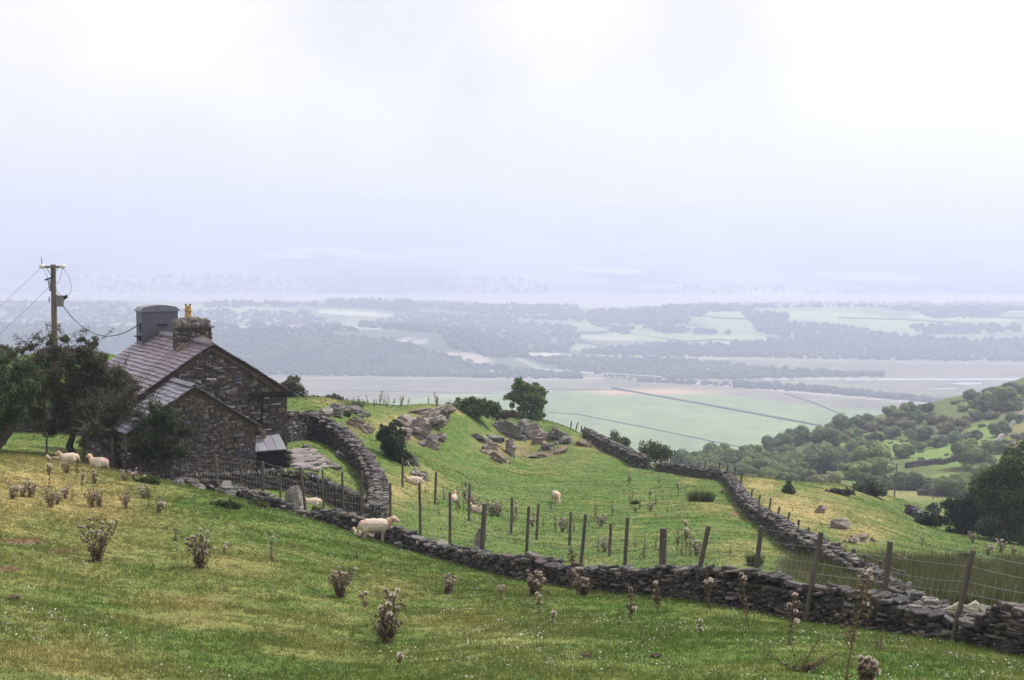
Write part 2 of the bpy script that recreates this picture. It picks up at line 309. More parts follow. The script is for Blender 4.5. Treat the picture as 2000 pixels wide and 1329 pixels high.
def ground_col(X, Y, Z):
    px, py = project(X, Y, Z)
    n1 = fbm(X / 2.3, Y / 2.3, 40, 4); n2 = fbm(X / 9, Y / 9, 50, 3); n3 = fbm(X / .55, Y / .55, 60, 3)
    dry = .10 + .32 * n1 + .22 * n2 + .25 * n3
    bias = np.zeros_like(dry)
    for cx, cy, rx, ry, a in DRYS: bias = np.maximum(bias, a * G(px, py, cx, cy, rx, ry))
    fld = sstep(46, 60, Y) * (1 - sstep(150, 200, Y)); dry = dry - .05 * fld
    # left of the hill slope is paler, the strip below the wall greener
    dry = dry + .22 * (1 - sstep(150, 700, px)) * (Y < 52) - .20 * np.exp(-((py - (1030 + (px - 700) * .17)) / 45) ** 2) * (Y < 50) * (px > 250)
    dry = np.clip(dry + bias, 0, 1)[:, None]
    green = np.stack([.086 + .02 * n2, .134 + .03 * n2, .026 + .0 * n2], 1)
    deep = np.array([.048, .100, .018]); green = green + (deep - green) * np.clip(.35 + .9 * n2 - .3 * n3, 0, 1)[:, None]
    straw = np.stack([.26 + .05 * n3, .215 + .04 * n3, .085 + .02 * n3], 1)
    c = green * (1 - dry) + straw * dry
    # bare soil scrapes on the hillside at left and sheep tracks
    s = np.maximum.reduce([G(px, py, 40, 1058, 60, 7) * (Y < 45), G(px, py, 15, 1112, 34, 6) * (Y < 40), G(px, py, 120, 1078, 40, 5) * (Y < 45) * .8, G(px, py, 1436, 1003, 11, 6)])
    s = sstep(.35, .75, s + .3 * n3)[:, None]; c = c * (1 - s) + np.array([.19, .125, .08]) * s
    s = np.maximum.reduce([G(px, py, 1000, 880, 60, 18), G(px, py, 1075, 885, 35, 14), G(px, py, 812, 850, 38, 26), G(px, py, 700, 840, 40, 16), G(px, py, 840, 815, 45, 10), G(px, py, 1665, 1055, 40, 12)]) * (Y > 55) * (Y < 150)
    s = sstep(.35, .8, s + .35 * n3)[:, None] * .5; c = c * (1 - s) + np.array([.165, .12, .07]) * s
    # wet ground with brown rushes at right
    b = np.clip(G(px, py, 1800, 1130, 190, 38) * 1.2 * ((Y > 30) & (Y < 90)) * (px > 1560) + .3 * n1 * 0, 0, 1)[:, None] * .45
    c = c * (1 - b) + np.array([.085, .085, .035]) * b
    # scrubby hillside
    h = sstep(230, 330, Y) * (Y < 1000) * (px > 1150); k = h * np.clip(.55 + 1.2 * fbm(X / 25, Y / 25, 70, 3), 0, 1)
    lawn = np.maximum.reduce([G(px, py, 1845, 890, 75, 22), G(px, py, 1790, 880, 60, 14), G(px, py, 1760, 868, 60, 10), G(px, py, 1930, 850, 40, 25), G(px, py, 1650, 862, 40, 8), G(px, py, 1870, 935, 60, 10)])
    k = k * (1 - sstep(.2, .6, lawn)); k = k[:, None]; c = c * (1 - k) + np.array([.075, .085, .035]) * k
    lw = (sstep(.2, .6, lawn) * h)[:, None]; c = c * (1 - lw) + np.array([.125, .19, .045]) * lw
    # ---- the valley floor and beyond
    f = sstep(900, 1100, Y)[:, None]
    m = fbm(X / 90, Y / 260, 80, 4); plain = np.stack([.145 + .045 * m, .205 + .05 * m, .08 + .02 * m], 1)
    marsh = np.stack([.155 + .05 * m, .14 + .04 * m, .10 + .03 * m], 1)
    edge = np.interp(px, [0, 560, 830, 1070, 1230, 1400, 1640, 1800, 2400], [790, 788, 777, 763, 761, 770, 800, 806, 820])
    t = sstep(-2.5, 2.5, edge + 1.5 * m - py)[:, None]; fc = plain * (1 - t) + marsh * t
    t = np.exp(-((px - 1270) / 120) ** 4 - ((py - 766) / 5) ** 2)[:, None]; fc = fc * (1 - t) + np.array([.48, .30, .20]) * t
    strips = ((np.sin((py + .05 * px) * .55 + 3 * m) * .5 + .5) * (Y < 2200) * .16)[:, None]; fc = fc * (1 - strips) + np.array([.28, .30, .13]) * strips
    land = (Y > 2540) & (Y < 4450); wood = np.clip(.5 + 1.4 * fbm(X / 160, Y / 300, 90, 4), 0, 1)[:, None]
    lc = np.array([.10, .15, .07]) * wood + np.array([.20, .27, .12]) * (1 - wood)
    fc = fc * (1 + .28 * fbm(X / 22, Y / 40, 61, 3) + .15 * fbm(X / 60, Y / 15, 62, 2))[:, None]
    fc = np.where(land[:, None], lc, fc)
    woodland = ((px < 1150) & (Y > 2190) & (Y < 3000))[:, None]; fc = np.where(woodland, np.array([.07, .10, .05]) * (1 + .4 * m[:, None]), fc)
    sand = ((Y >= 4350) & (Y < 5900)); sc_ = np.stack([.34 + .08 * m, .29 + .07 * m, .24 + .06 * m], 1)
    fc = np.where(sand[:, None], sc_, fc)
    mt = Y >= 5900; n4 = fbm(X / 520, Y / 900, 95, 5); kk = np.clip(.5 + 1.5 * n4, 0, 1)[:, None]
    fc = np.where(mt[:, None], np.array([.04, .06, .04]) * kk + np.array([.24, .26, .17]) * (1 - kk), fc)
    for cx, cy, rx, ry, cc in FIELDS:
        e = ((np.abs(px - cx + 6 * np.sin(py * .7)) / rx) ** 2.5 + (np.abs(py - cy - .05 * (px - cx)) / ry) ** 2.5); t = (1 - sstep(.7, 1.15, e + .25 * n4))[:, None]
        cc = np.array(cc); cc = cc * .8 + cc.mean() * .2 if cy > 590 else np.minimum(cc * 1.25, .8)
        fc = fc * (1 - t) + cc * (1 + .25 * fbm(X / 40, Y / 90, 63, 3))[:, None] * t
    for x0, y0, x1, y1, w, cc in [(1040, 694, 1420, 701, 1.3, (.5, .46, .36)), (1420, 701, 2000, 712, 1.0, (.42, .38, .3)), (1010, 700, 1060, 722, 1.6, (.6, .56, .5)), (1060, 722, 1180, 730, 1.4, (.6, .56, .52)), (1040, 742, 1180, 739, 1.6, (.5, .45, .42)), (830, 776, 1080, 764, .9, (.5, .45, .38)),
                                  (1290, 742, 1650, 775, 1.6, (.55, .5, .48)), (1650, 775, 1850, 792, 1.2, (.5, .45, .42)), (1010, 688, 1070, 690, 1.2, (.5, .5, .4)), (1430, 741, 2000, 741, 1.2, (.6, .58, .55)), (560, 738, 1130, 741, 1.0, (.45, .4, .36))]:
        cc = tuple(q * .72 for q in cc); t = np.exp(-(seg_d(px, py, x0, y0, x1, y1) / w) ** 2)[:, None]; fc = fc * (1 - t) + np.array(cc) * t
    return np.clip(c * (1 - f) + fc * f, .005, .9)

# ------------------------------------------------------------------ ground sheet
rs = np.exp(np.arange(math.log(5), math.log(15000), .0085))
th = np.concatenate([np.linspace(-1.25, -.44, 45, endpoint=False), np.linspace(-.44, .44, 640), np.linspace(.44, 1.25, 46)[1:]])
TT, RR = np.meshgrid(th, rs); GX = (RR * np.sin(TT)).ravel(); GY = (RR * np.cos(TT)).ravel()
GZ = gz(GX, GY); nr, nc = len(rs), len(th)
idx = np.arange(nr * nc).reshape(nr, nc)
quads = np.stack([idx[:-1, :-1].ravel(), idx[:-1, 1:].ravel(), idx[1:, 1:].ravel(), idx[1:, :-1].ravel()], 1)
gm = me_np('ground', np.stack([GX, GY, GZ], 1), quads, ground_col(GX, GY, GZ), smooth=True)
tag(link('ground', gm, 'ground'), kind='structure')
del GX, GY, GZ, TT, RR, quads

# ------------------------------------------------------------------ haze over the whole valley
hz = bpy.data.materials.new('haze_air'); hz.use_nodes = True; hn = hz.node_tree.nodes; hn.clear()
ho = hn.new('ShaderNodeOutputMaterial'); hv = hn.new('ShaderNodeVolumePrincipled')
hv.inputs['Density'].default_value = HAZE_DENSITY; hv.inputs['Color'].default_value = (*HAZE_COL, 1); hv.inputs['Anisotropy'].default_value = .25
hz.node_tree.links.new(hv.outputs[0], ho.inputs['Volume']); MATS['haze_air'] = hz
hb = MB(); hb.box((0, 0, 0), (1, 1, 1)); ho_ = hb.build('haze', 'haze_air')
ho_.location = (0, 7400, (HAZE_TOP - 460) / 2); ho_.scale = (36000, 15600, HAZE_TOP + 460)
tag(ho_, kind='stuff')

# ------------------------------------------------------------------ stones
def stone(mb, c, ax, ay, az, L, H, T, col, n=7):
    """irregular flat stone: length L along ax, thickness H along az, depth T along ay"""
    base = []
    for k in range(n):
        t = 2 * math.pi * (k + random.uniform(-.25, .25)) / n
        ct, st = math.cos(t), math.sin(t)
        rr = 1 / max(abs(ct) ** 3 + abs(st) ** 3, .01) ** (1 / 3) * random.uniform(.78, 1.06)
        base.append((ct * rr * L / 2, st * rr * T / 2))
    tilt = random.uniform(-.16, .16); sk = random.uniform(-.12, .12); vs = []
    for z, k in ((-.5, .93), (-.34, 1), (.30, .99), (.5, .90)):
        for x, y in base:
            vs.append(c + ax * (x * k + sk * z * H * 3) + ay * (y * k) + az * (z * H * random.uniform(.8, 1.15) + x * tilt * (1 if z > 0 else .5)))
    fs = [tuple(range(n - 1, -1, -1)), tuple(3 * n + k for k in range(n))]
    for i in range(3):
        for k in range(n): fs.append((i * n + k, i * n + (k + 1) % n, (i + 1) * n + (k + 1) % n, (i + 1) * n + k))
    mb.add(vs, fs, col)
STONE_COLS = [(.042, .038, .035), (.058, .051, .045), (.028, .026, .025), (.078, .069, .060), (.055, .043, .035), (.13, .12, .105), (.036, .033, .032)]
def drystone(name, path, width, label, group=None, course=.085, lmin=.16, lmax=.5, cope='flat', step=None, rough_top=.1, cols=STONE_COLS, sink=.12):
    """path: list of (x, y, height). The ground gives the base."""
    mb = MB(); P = [Vector((x, y, 0)) for x, y, h in path]; hs = [h for _, _, h in path]
    seg = [(P[i + 1] - P[i]).length for i in range(len(P) - 1)]; tot = sum(seg); cum = [0]
    for s_ in seg: cum.append(cum[-1] + s_)
    def pos(t):
        t = min(max(t, 0), tot - 1e-6); i = max(j for j in range(len(seg)) if cum[j] <= t + 1e-9); f = (t - cum[i]) / seg[i]
        d = (P[i + 1] - P[i]).normalized()
        return P[i].lerp(P[i + 1], f), d, hs[i] + (hs[i + 1] - hs[i]) * f
    N = max(8, int(tot / .4)); samp = [pos(tot * i / N) for i in range(N + 1)]
    zb = gz(np.array([q[0].x for q in samp]), np.array([q[0].y for q in samp]))
    zs = np.convolve(np.pad(zb, 2, 'edge'), np.ones(5) / 5, 'valid')
    # hearting as a solid dark core, added to block light between the stones
    vs = []; fs = []
    for i, (p, d, h) in enumerate(samp):
        nrm = Vector((-d.y, d.x, 0)); z0 = zs[i] - .3; z1 = zs[i] + max(.05, h - .14)
        w0, w1 = width * .40, width * .28
        vs += [p + nrm * w0 + Vector((0, 0, z0)), p + nrm * w1 + Vector((0, 0, z1)), p - nrm * w1 + Vector((0, 0, z1)), p - nrm * w0 + Vector((0, 0, z0))]
    for i in range(N):
        for k in range(4): fs.append((i * 4 + k, i * 4 + (k + 1) % 4, (i + 1) * 4 + (k + 1) % 4, (i + 1) * 4 + k))
    fs += [(3, 2, 1, 0), (N * 4, N * 4 + 1, N * 4 + 2, N * 4 + 3)]
    mb.add(vs, fs, (.045, .042, .04))
    zi = lambda t: float(np.interp(t / tot * N, np.arange(N + 1), zs))
    wob = lambda t, s: float(fbm(np.array([t * .5]), np.array([s * 3.1]), 11, 3)[0])
    hmax = max(hs); k = 0; z = -sink
    while z < hmax + .1:
        ch = course * random.uniform(.75, 1.35)
        for side in (1, -1):
            t = random.uniform(-.2, 0)
            while t < tot:
                L = random.uniform(lmin, lmax) * (1.35 if random.random() < .12 else 1); tc = t + L / 2; t += L * random.uniform(.86, .98)
                if tc > tot or tc < 0: continue
                p, d, h = pos(tc); h = h * (1 + rough_top * wob(tc, 1 + side)) + .12 * rough_top * wob(tc * 3, 7)
                if z + ch > h - (.06 if cope != 'none' else 0): continue
                nrm = Vector((-d.y, d.x, 0)); fz_ = z / max(hmax, .1)
                off = width * (.5 - .10 * fz_) + .05 * wob(tc * 2, z * 5)
                T = random.uniform(.22, .36); c = p + nrm * side * (off - T / 2 + random.uniform(-.06, .06)) + Vector((0, 0, zi(tc) + z + ch / 2))
                sl = (zi(tc + .3) - zi(tc - .3)) / .6; ax = Vector((d.x, d.y, sl + random.uniform(-.17, .17))).normalized(); ax = (ax + nrm * random.uniform(-.15, .15)).normalized()
                ay = Vector((0, 0, 1)).cross(ax).normalized(); az = ax.cross(ay)
                stone(mb, c, ax, ay, az, L, ch * random.uniform(.55, 1.15), T, jit(random.choice(cols), .5))
        z += ch * .93; k += 1
    # coping / loose top
    t = 0
    while t < tot:
        p, d, h = pos(t); h = h * (1 + rough_top * wob(t, 2)) + .12 * rough_top * wob(t * 3, 7); nrm = Vector((-d.y, d.x, 0)); sl = (zi(t + .3) - zi(t - .3)) / .6
        if cope == 'edge':
            th_ = random.uniform(.045, .09); a = random.uniform(-.5, .2); ax = (d * math.sin(a) + Vector((0, 0, 1)) * math.cos(a)).normalized()
            ay = nrm; az = ax.cross(ay)
            stone(mb, p + Vector((0, 0, zi(t) + h + .02)), ax, ay, az, random.uniform(.2, .38), th_, width * random.uniform(.7, 1.0), jit(random.choice(cols), .3), 6); t += th_ * 1.15
        elif cope == 'round':
            L = random.uniform(.15, .38)
            for o in np.linspace(-.36, .36, 3):
                zz = .13 * (1 - (o / .45) ** 2)
                a = random.uniform(-1.4, 1.4); ax = (d * math.cos(a) + nrm * math.sin(a)); ax.z += sl + random.uniform(-.25, .25); ax.normalize(); ay = Vector((0, 0, 1)).cross(ax).normalized()
                stone(mb, p + d * random.uniform(-.12, .12) + nrm * (o * width + random.uniform(-.08, .08)) + Vector((0, 0, zi(t) + h - .06 + zz + random.uniform(-.03, .04))), ax, ay, ax.cross(ay), L * random.uniform(.9, 1.4), random.uniform(.08, .18), width * .5, jit(random.choice(cols), .3))
            t += L * .8
        else:
            L = random.uniform(.2, .55)
            for q in range(2 if width > .4 else 1):
                a = random.uniform(-.5, .5); ax = (d * math.cos(a) + nrm * math.sin(a)); ax.z += sl + random.uniform(-.22, .22); ax.normalize(); ay = Vector((0, 0, 1)).cross(ax).normalized()
                ay = (ay + Vector((0, 0, random.uniform(-.25, .25)))).normalized()
                stone(mb, p + nrm * random.uniform(-.24, .24) * width + Vector((0, 0, zi(t) + h - .07 + random.uniform(-.05, .07))), ax, ay, ax.cross(ay), L, random.uniform(.05, .13), random.uniform(.25, .45), jit(random.choice(cols), .3))
            t += L * .62
    o = mb.build(name, 'wall_stone'); tag(o, label, 'stone wall', group); return o
def wpt(px, D, h): a, _, _ = ray(px, 664); return (a * D, D, h)
MAIN = [(318, 53, .25), (360, 51.6, .28), (430, 50.2, .42), (500, 49, .46), (555, 48.2, .36), (600, 47.4, .2), (625, 46.9, .45), (650, 46.4, .72), (690, 45.6, .80), (730, 44.9, .72), (775, 43.8, .62), (830, 42.2, .60), (900, 40.2, .55), (950, 39, .62), (1000, 37.6, .76), (1060, 36.4, .74), (1100, 35.6, .70), (1200, 33.6, .74), (1260, 32.5, .72), (1300, 31.7, .78), (1400, 30, .72), (1500, 28.6, .84), (1600, 27.5, .86), (1700, 26.5, .82), (1800, 25.5, .72), (1850, 25, .66), (1875, 24.8, .38)]
wallD = lambda px: float(np.interp(px, [q[0] for q in MAIN] + [2150], [q[1] for q in MAIN] + [22.2]))
drystone('drystone_wall', [wpt(q[0], q[1], q[2] * .82) for q in MAIN], .62, 'long tumbledown dark slate wall running across the slope below the near pasture', rough_top=.38, lmin=.10, lmax=.40, course=.052)
drystone('drystone_wall', [wpt(*q) for q in [(1912, 24.55, .45), (1930, 24.4, .68), (1960, 24.1, .78), (2000, 23.7, .84), (2080, 22.9, .9), (2200, 22, .9)]], .75, 'short end of dark slate wall past the gap at the bottom right corner', rough_top=.3, lmin=.12, lmax=.55, course=.058)
_S = .68
SEC = [(1285, 112, .8), (1310, 110, .85), (1345, 107.5, .95), (1380, 103, .95), (1408, 101, .9), (1424, 97, .9), (1433, 91.5, .95), (1441, 84, .95), (1455, 77, 1.), (1471, 70.5, 1.), (1492, 65, 1.), (1517, 59, 1.), (1543, 53.5, 1.), (1575, 48.5, .95), (1612, 44, .9), (1652, 40, .85), (1700, 36.6, .62), (1745, 33.2, .5), (1790, 31, .4), (1840, 29.4, .32), (1900, 28.2, .25), (1990, 27, .2), (2100, 26, .2)]
drystone('drystone_wall', [wpt(q[0], q[1], q[2] * _S) for q in SEC], .52, 'thick slate field wall descending from the gateway to the bottom right corner', cope='round', lmin=.14, lmax=.5, course=.09, rough_top=.25)
drystone('drystone_wall', [wpt(*q) for q in [(1145, 133, .9), (1165, 130, .95), (1190, 125, 1.0), (1215, 121, 1.0), (1240, 117, 1.0), (1263, 113.5, 1.0)]], .9, 'slate field wall coming down from the rocky knoll to the gateway', cope='round', lmin=.2, lmax=.6, course=.12, rough_top=.2)
GARD = [(728, 48.4, 1.0), (738, 51, 1.05), (739, 54, 1.05), (733, 57.5, 1.05), (722, 60.5, 1.1), (706, 64, 1.15), (690, 67, 1.2), (668, 70, 1.25), (645, 72.3, 1.3), (618, 73.3, 1.35), (590, 72.6, 1.4), (563, 70.8, 1.45), (552, 69.5, 1.5)]
drystone('garden_wall', [wpt(q[0], q[1], q[2] * .88) for q in GARD], .62, 'thick rounded slate wall curving round the cottage garden', cope='round', lmin=.12, lmax=.42, course=.07, rough_top=.12)
INN = [(360, 52.9, .35), (420, 52.9, .42), (480, 52.9, .5), (540, 53.2, .62), (600, 53.4, .66), (660, 53, .66), (700, 52.4, .7), (728, 51.8, .8)]
drystone('garden_wall', [wpt(*q) for q in INN], .5, 'low slate wall topped with upright slates below the cottage', cope='edge', lmin=.14, lmax=.4, course=.07)
drystone('drystone_wall', [wpt(*q) for q in [(-260, 72, 1.3), (-60, 71.5, 1.3), (60, 71, 1.3), (160, 70.5, 1.3), (235, 70, 1.3)]], .6, 'dark slate wall behind the hawthorn trees left of the cottage', lmin=.2, lmax=.5, course=.1)

# ------------------------------------------------------------------ the cottage (x along the gable, y along the ridge away from us, z up)
GZ0 = -8.85
cot = empty('stone_cottage', (-11.97, 57.0, GZ0), math.atan2(.488, .873))
tag(cot, 'old stone cottage with purple slate roof and lower gabled wing', 'cottage')
RH = -3.91 - GZ0; SL = .645; HW = 3.15; LEN = 8.8
H_COLS = [(.075, .068, .062), (.055, .051, .049), (.10, .091, .083), (.042, .040, .042), (.15, .138, .125), (.085, .070, .057), (.27, .255, .235), (.062, .054, .050)]
def masonry(mb, inside, x0, x1, z0, z1, place, course=.085, cols=H_COLS, lens=(.10, .55), bulge=.07):
    z = z0
    while z < z1:
        ch = course * random.uniform(.6, 1.5); x = x0 + random.uniform(-.3, 0)
        while x < x1:
            L = random.uniform(*lens) * (.6 if ch > course * 1.2 else 1); xc = x + L / 2; x += L * .97 + .008
            hh = ch * random.uniform(.55, 1.0) * (1.7 if random.random() < .06 else 1)
            if all(inside(xc + a * L * .42, z + ch / 2 + b * hh * .5) for a in (-1, 1) for b in (-1, 1)):
                c, ax, ay, az = place(xc, z + ch / 2)
                a = random.uniform(-.12, .12); ax2 = ax * math.cos(a) + az * math.sin(a); az2 = az * math.cos(a) - ax * math.sin(a)
                stone(mb, c + ay * random.uniform(-.02, bulge - .05), ax2, ay, az2, L * .97, hh, .12, jit(random.choice(cols), .45), random.choice((6, 7, 8)))
        z += ch * .96
FR = lambda y0: (lambda x, z: (Vector((x, y0, z)), Vector((1, 0, 0)), Vector((0, -1, 0)), Vector((0, 0, 1))))
# main body
b = MB(); ez = RH - .08 - SL * HW
b.prism([(-HW, -1.2), (HW, -1.2), (HW, ez), (0, RH - .08), (-HW, ez)], .05, LEN, (.3, .3, .3))
body = b.build('wall', 'mortar', cot)
b = MB(); ins = lambda x, z: abs(x) < HW and z < RH - .2 - SL * abs(x)
masonry(b, ins, -HW, HW, -1.1, RH, FR(.05))
PL = lambda x, z: (Vector((-HW, x, z)), Vector((0, 1, 0)), Vector((-1, 0, 0)), Vector((0, 0, 1)))
masonry(b, lambda x, z: .1 < x < LEN and z < ez - .05, 0, LEN, -1.1, ez, PL)
PR = lambda x, z: (Vector((HW, x, z)), Vector((0, 1, 0)), Vector((1, 0, 0)), Vector((0, 0, 1)))
masonry(b, lambda x, z: .1 < x < LEN and z < ez - .05, 0, LEN, -1.1, ez, PR)
for xx, zz, w_, h_ in ((-1.15, RH - 1.55, .85, .5), (1.05, RH - 1.42, .35, .3), (-1.1, RH - 2.0, .6, .2)):     # slate patches in the gable
    stone(b, Vector((xx, -.01, zz)), Vector((1, 0, 0)), Vector((0, -1, 0)), Vector((0, 0, 1)), w_, h_, .1, (.055, .055, .07), 8)
facing = b.build('stone_facing', 'house_stone', cot)
def slates(mb, ridge_x, ridge_z, side, y0, y1, halfw, cols, sl=SL, row=.225, wmin=.2, wmax=.3, sag=.06, seed=0):
    cs = 1 / math.hypot(1, sl); dn = Vector((side * cs, 0, -sl * cs)); nr_ = Vector((side * sl * cs, 0, cs)); al = Vector((0, 1, 0))
    total = halfw / cs; k = 0; d = total
    while d > .05:
        y = y0 - random.uniform(0, .15); wobr = random.uniform(-.015, .015)
        while y < y1:
            w_ = random.uniform(wmin, wmax); ww = min(w_, y1 - y)
            yc = y + ww / 2; y += w_
            if ww < .06: continue
            sg = sag * float(fbm(np.array([yc * .45 + seed]), np.array([d * .5]), 33, 2)[0]); sg2 = .02 * float(fbm(np.array([yc * .7]), np.array([seed + 4.]), 35, 2)[0])
            lo = max(d + wobr + sg2 + random.uniform(-.02, .02), 0); hi = max(lo - row * 1.45, 0); lift = .05
            lift += random.uniform(-.004, .006)
            pts = []
            for dd, h_ in ((lo, lift), (hi, lift - .044)):
                for yy in (yc - ww / 2 + .004, yc + ww / 2 - .004):
                    p = Vector((ridge_x, 0, ridge_z)) + dn * dd + al * yy + nr_ * (h_ + sg)
                    pts += [p, p + nr_ * .022]
            mb.add(pts, [(0, 2, 3, 1), (4, 5, 7, 6), (0, 1, 5, 4), (2, 6, 7, 3), (1, 3, 7, 5), (0, 4, 6, 2)], jit(random.choice(cols), .16))
        d -= row; k += 1
SC1 = [(.135, .108, .130), (.11, .092, .112), (.15, .118, .132), (.125, .108, .13), (.17, .14, .15)]
SC2 = [(.14, .135, .165), (.17, .16, .19), (.12, .115, .145), (.19, .18, .21)]
def deck(mb, rx, rz, y0, y1, hw, c, sl=SL, t=.07):
    mb.prism([(rx - hw, rz - sl * hw - t), (rx, rz - t), (rx + hw, rz - sl * hw - t), (rx + hw, rz - sl * hw - .02), (rx, rz - .02), (rx - hw, rz - sl * hw - .02)], y0, y1, c)
b = MB(); deck(b, 0, RH, -.06, LEN + .1, HW + .2, (.06, .05, .045)); roof = b.build('roof', 'mortar', cot)
b = MB(); slates(b, 0, RH, -1, -.1, LEN + .12, HW + .22, SC1); slates(b, 0, RH, 1, -.1, LEN + .12, HW + .24, SC1, seed=9); b.build('slates', 'slate', roof)
b = MB(); y = -.08
while y < LEN:
    for sd in (-1, 1):
        M = Matrix.Rotation(sd * R(30), 3, 'Y') @ Matrix.Rotation(random.uniform(.25, .5), 3, 'X')
        b.box((sd * .085, y, RH + .055 + .03 * random.random()), (.21, .15, .022), M, jit((.10, .09, .10), .25))
    y += .17
b.build('ridge_tile', 'slate', roof)
# verge mortar fillets on the gable (pale render line under the slates)
for sd in (-1, 1):
    b = MB(); n = 14
    for i in range(n):
        x0_ = sd * (HW + .1) * i / n; x1_ = sd * (HW + .1) * (i + 1) / n; w0 = random.uniform(.08, .22); w1 = w0 if i == 0 else w0
        za, zb_ = RH - .1 - SL * abs(x0_), RH - .1 - SL * abs(x1_)
        b.add([(x0_, -.055, za), (x1_, -.055, zb_), (x1_, -.055, zb_ - w1), (x0_, -.055, za - w0), (x0_, .06, za), (x1_, .06, zb_), (x1_, .06, zb_ - w1), (x0_, .06, za - w0)],
              [(0, 1, 2, 3), (7, 6, 5, 4), (0, 4, 5, 1), (3, 2, 6, 7), (0, 3, 7, 4), (1, 5, 6, 2)], (.3, .3, .3))
    b.build('verge', 'mortar', cot)
# near chimney: rubble stack, cap and a horned clay pot
def stack(mb, cx, cy, wx, wy, z0, z1, course=.1, cols=H_COLS):
    for face in range(4):
        if face < 2:
            s = -1 if face == 0 else 1; P = (lambda s: lambda x, z: (Vector((cx + x, cy + s * wy / 2, z)), Vector((1, 0, 0)), Vector((0, s, 0)), Vector((0, 0, 1))))(s); w_ = wx
        else:
            s = -1 if face == 2 else 1; P = (lambda s: lambda x, z: (Vector((cx + s * wx / 2, cy + x, z)), Vector((0, 1, 0)), Vector((s, 0, 0)), Vector((0, 0, 1))))(s); w_ = wy
        masonry(mb, lambda x, z, w_=w_: abs(x) < w_ / 2 + .03 and z < z1, -w_ / 2, w_ / 2, z0, z1, P, course=course, cols=cols, lens=(.12, .4), bulge=.04)
CHY = 2.62; CW = 1.42; CT = .72; ctop = RH + .52
b = MB(); b.box((0, CHY, (RH - .9 + ctop) / 2), (CW, CT, ctop - RH + .9)); ch = b.build('chimney', 'mortar', roof)
b = MB(); stack(b, 0, CHY, CW, CT, RH - .35, ctop, .075); chs = b.build('chimney_stones', 'house_stone', roof)
b = MB()   # rendered lower part: a flared fillet of pale mortar with a pointed top
b.add([(-.78, CHY - CT / 2 - .13, RH - .62), (.75, CHY - CT / 2 - .13, RH - .62), (.72, CHY - CT / 2 - .12, RH + .02), (.30, CHY - CT / 2 - .12, RH + .22), (-.1, CHY - CT / 2 - .12, RH + .02), (-.6, CHY - CT / 2 - .12, RH - .12), (-.76, CHY - CT / 2 - .12, RH - .3),
       (-.78, CHY - CT / 2 + .06, RH - .62), (.75, CHY - CT / 2 + .06, RH - .62), (.72, CHY - CT / 2 + .06, RH + .02), (.30, CHY - CT / 2 + .06, RH + .22), (-.1, CHY - CT / 2 + .06, RH + .02), (-.6, CHY - CT / 2 + .06, RH - .12), (-.76, CHY - CT / 2 + .06, RH - .3)],
      [tuple(range(7)), tuple(range(13, 6, -1))] + [(i, i + 7, (i + 1) % 7 + 7, (i + 1) % 7) for i in range(7)])
b.box((-.88, CHY - .05, RH - .62), (.3, CT + .1, .12), Matrix.Rotation(-.57, 3, 'Y'))
m_r = mat('pale_render', base=(.21, .175, .135), var=.35, scale=4, bump=.4, bscale=18); b.build('flashing', 'pale_render', roof)
b = MB(); b.box((0, CHY, ctop + .03), (CW + .22, CT + .22, .05), None, (.07, .07, .08))
for i in range(2):
    for k in range(14):
        L_ = (CW + .12) / 14
    z = ctop + .06
stack(b, 0, CHY, CW + .02 - .08, CT + .04, ctop + .06, ctop + .27, .13, [(.17, .16, .14), (.2, .19, .165), (.14, .13, .12)])
for k in range(26):
    a = random.uniform(-1, 1); bb = random.uniform(-1, 1)
    stone(b, Vector((a * (CW / 2 - .1), CHY + bb * (CT / 2 - .08), ctop + .27 + .10 * (1 - abs(a) ** 2))), Vector((1, 0, random.uniform(-.2, .2))).normalized(), Vector((0, 1, 0)), Vector((0, 0, 1)), .32, .12, .3, jit((.19, .18, .155), .2))
b.box((0, CHY, ctop + .17), (CW - .12, CT - .12, .26), None, (.14, .13, .12))
b.build('chimney_cap', 'house_stone', roof)
b = MB(); PX = -.16; pr = [(.0, .155), (.05, .16), (.07, .14), (.34, .125), (.36, .165), (.41, .165), (.43, .125), (.50, .13)]
b.tube([(PX, CHY, ctop + .33 + h) for h, r in pr], [r for h, r in pr], 14)
for s in (-1, 1):
    b.tube([(PX + s * .06, CHY, ctop + .80), (PX + s * .065, CHY, ctop + .88), (PX + s * .085, CHY, ctop + .95)], [.07, .06, .045], 10)
pot = b.build('chimney_pot', 'pot', roof)
for s in (-1, 1): b = MB(); b.tube([(PX + s * .085, CHY, ctop + .952), (PX + s * .095, CHY, ctop + .99)], [.045, .03], 8); b.build('flue_cap', 'black_iron', roof)
# far chimney: slate hung, with curved metal hood
C2 = 7.95; t2 = RH + 1.02; W2 = 1.62; D2 = .95
b = MB(); b.box((0, C2, (RH - .9 + t2) / 2), (W2, D2, t2 - RH + .9)); b.build('slate_hung_chimney', 'slate_hanging', roof)
b = MB(); n = 12; sec = [(-W2 / 2 - .07, t2 - .03)] + [(-W2 / 2 - .07 + (W2 + .14) * i / n, t2 + .14 + .12 * math.sin(math.pi * min(max(i / n, 0), 1)) if 0 < i < n else t2 + .03) for i in range(n + 1)] + [(W2 / 2 + .07, t2 - .03)]
b.prism(sec, C2 - D2 / 2 - .06, C2 + D2 / 2 + .06); mat('hood_metal', base=(.15, .155, .19), var=.2, scale=2, rough=.5, spec=.4); b.build('chimney_hood', 'hood_metal', roof)
b = MB(); b.box((.12, C2 - D2 / 2 - .06, t2 - .62), (.42, .14, .035)); b.build('ledge', 'black_iron', roof); b = MB(); b.box((-W2 / 2 - .08, C2 - .1, t2 - 1.12), (.22, .5, .05)); b.box((-W2 / 2 - .02, C2 - .1, t2 - 1.22), (.12, .4, .16))
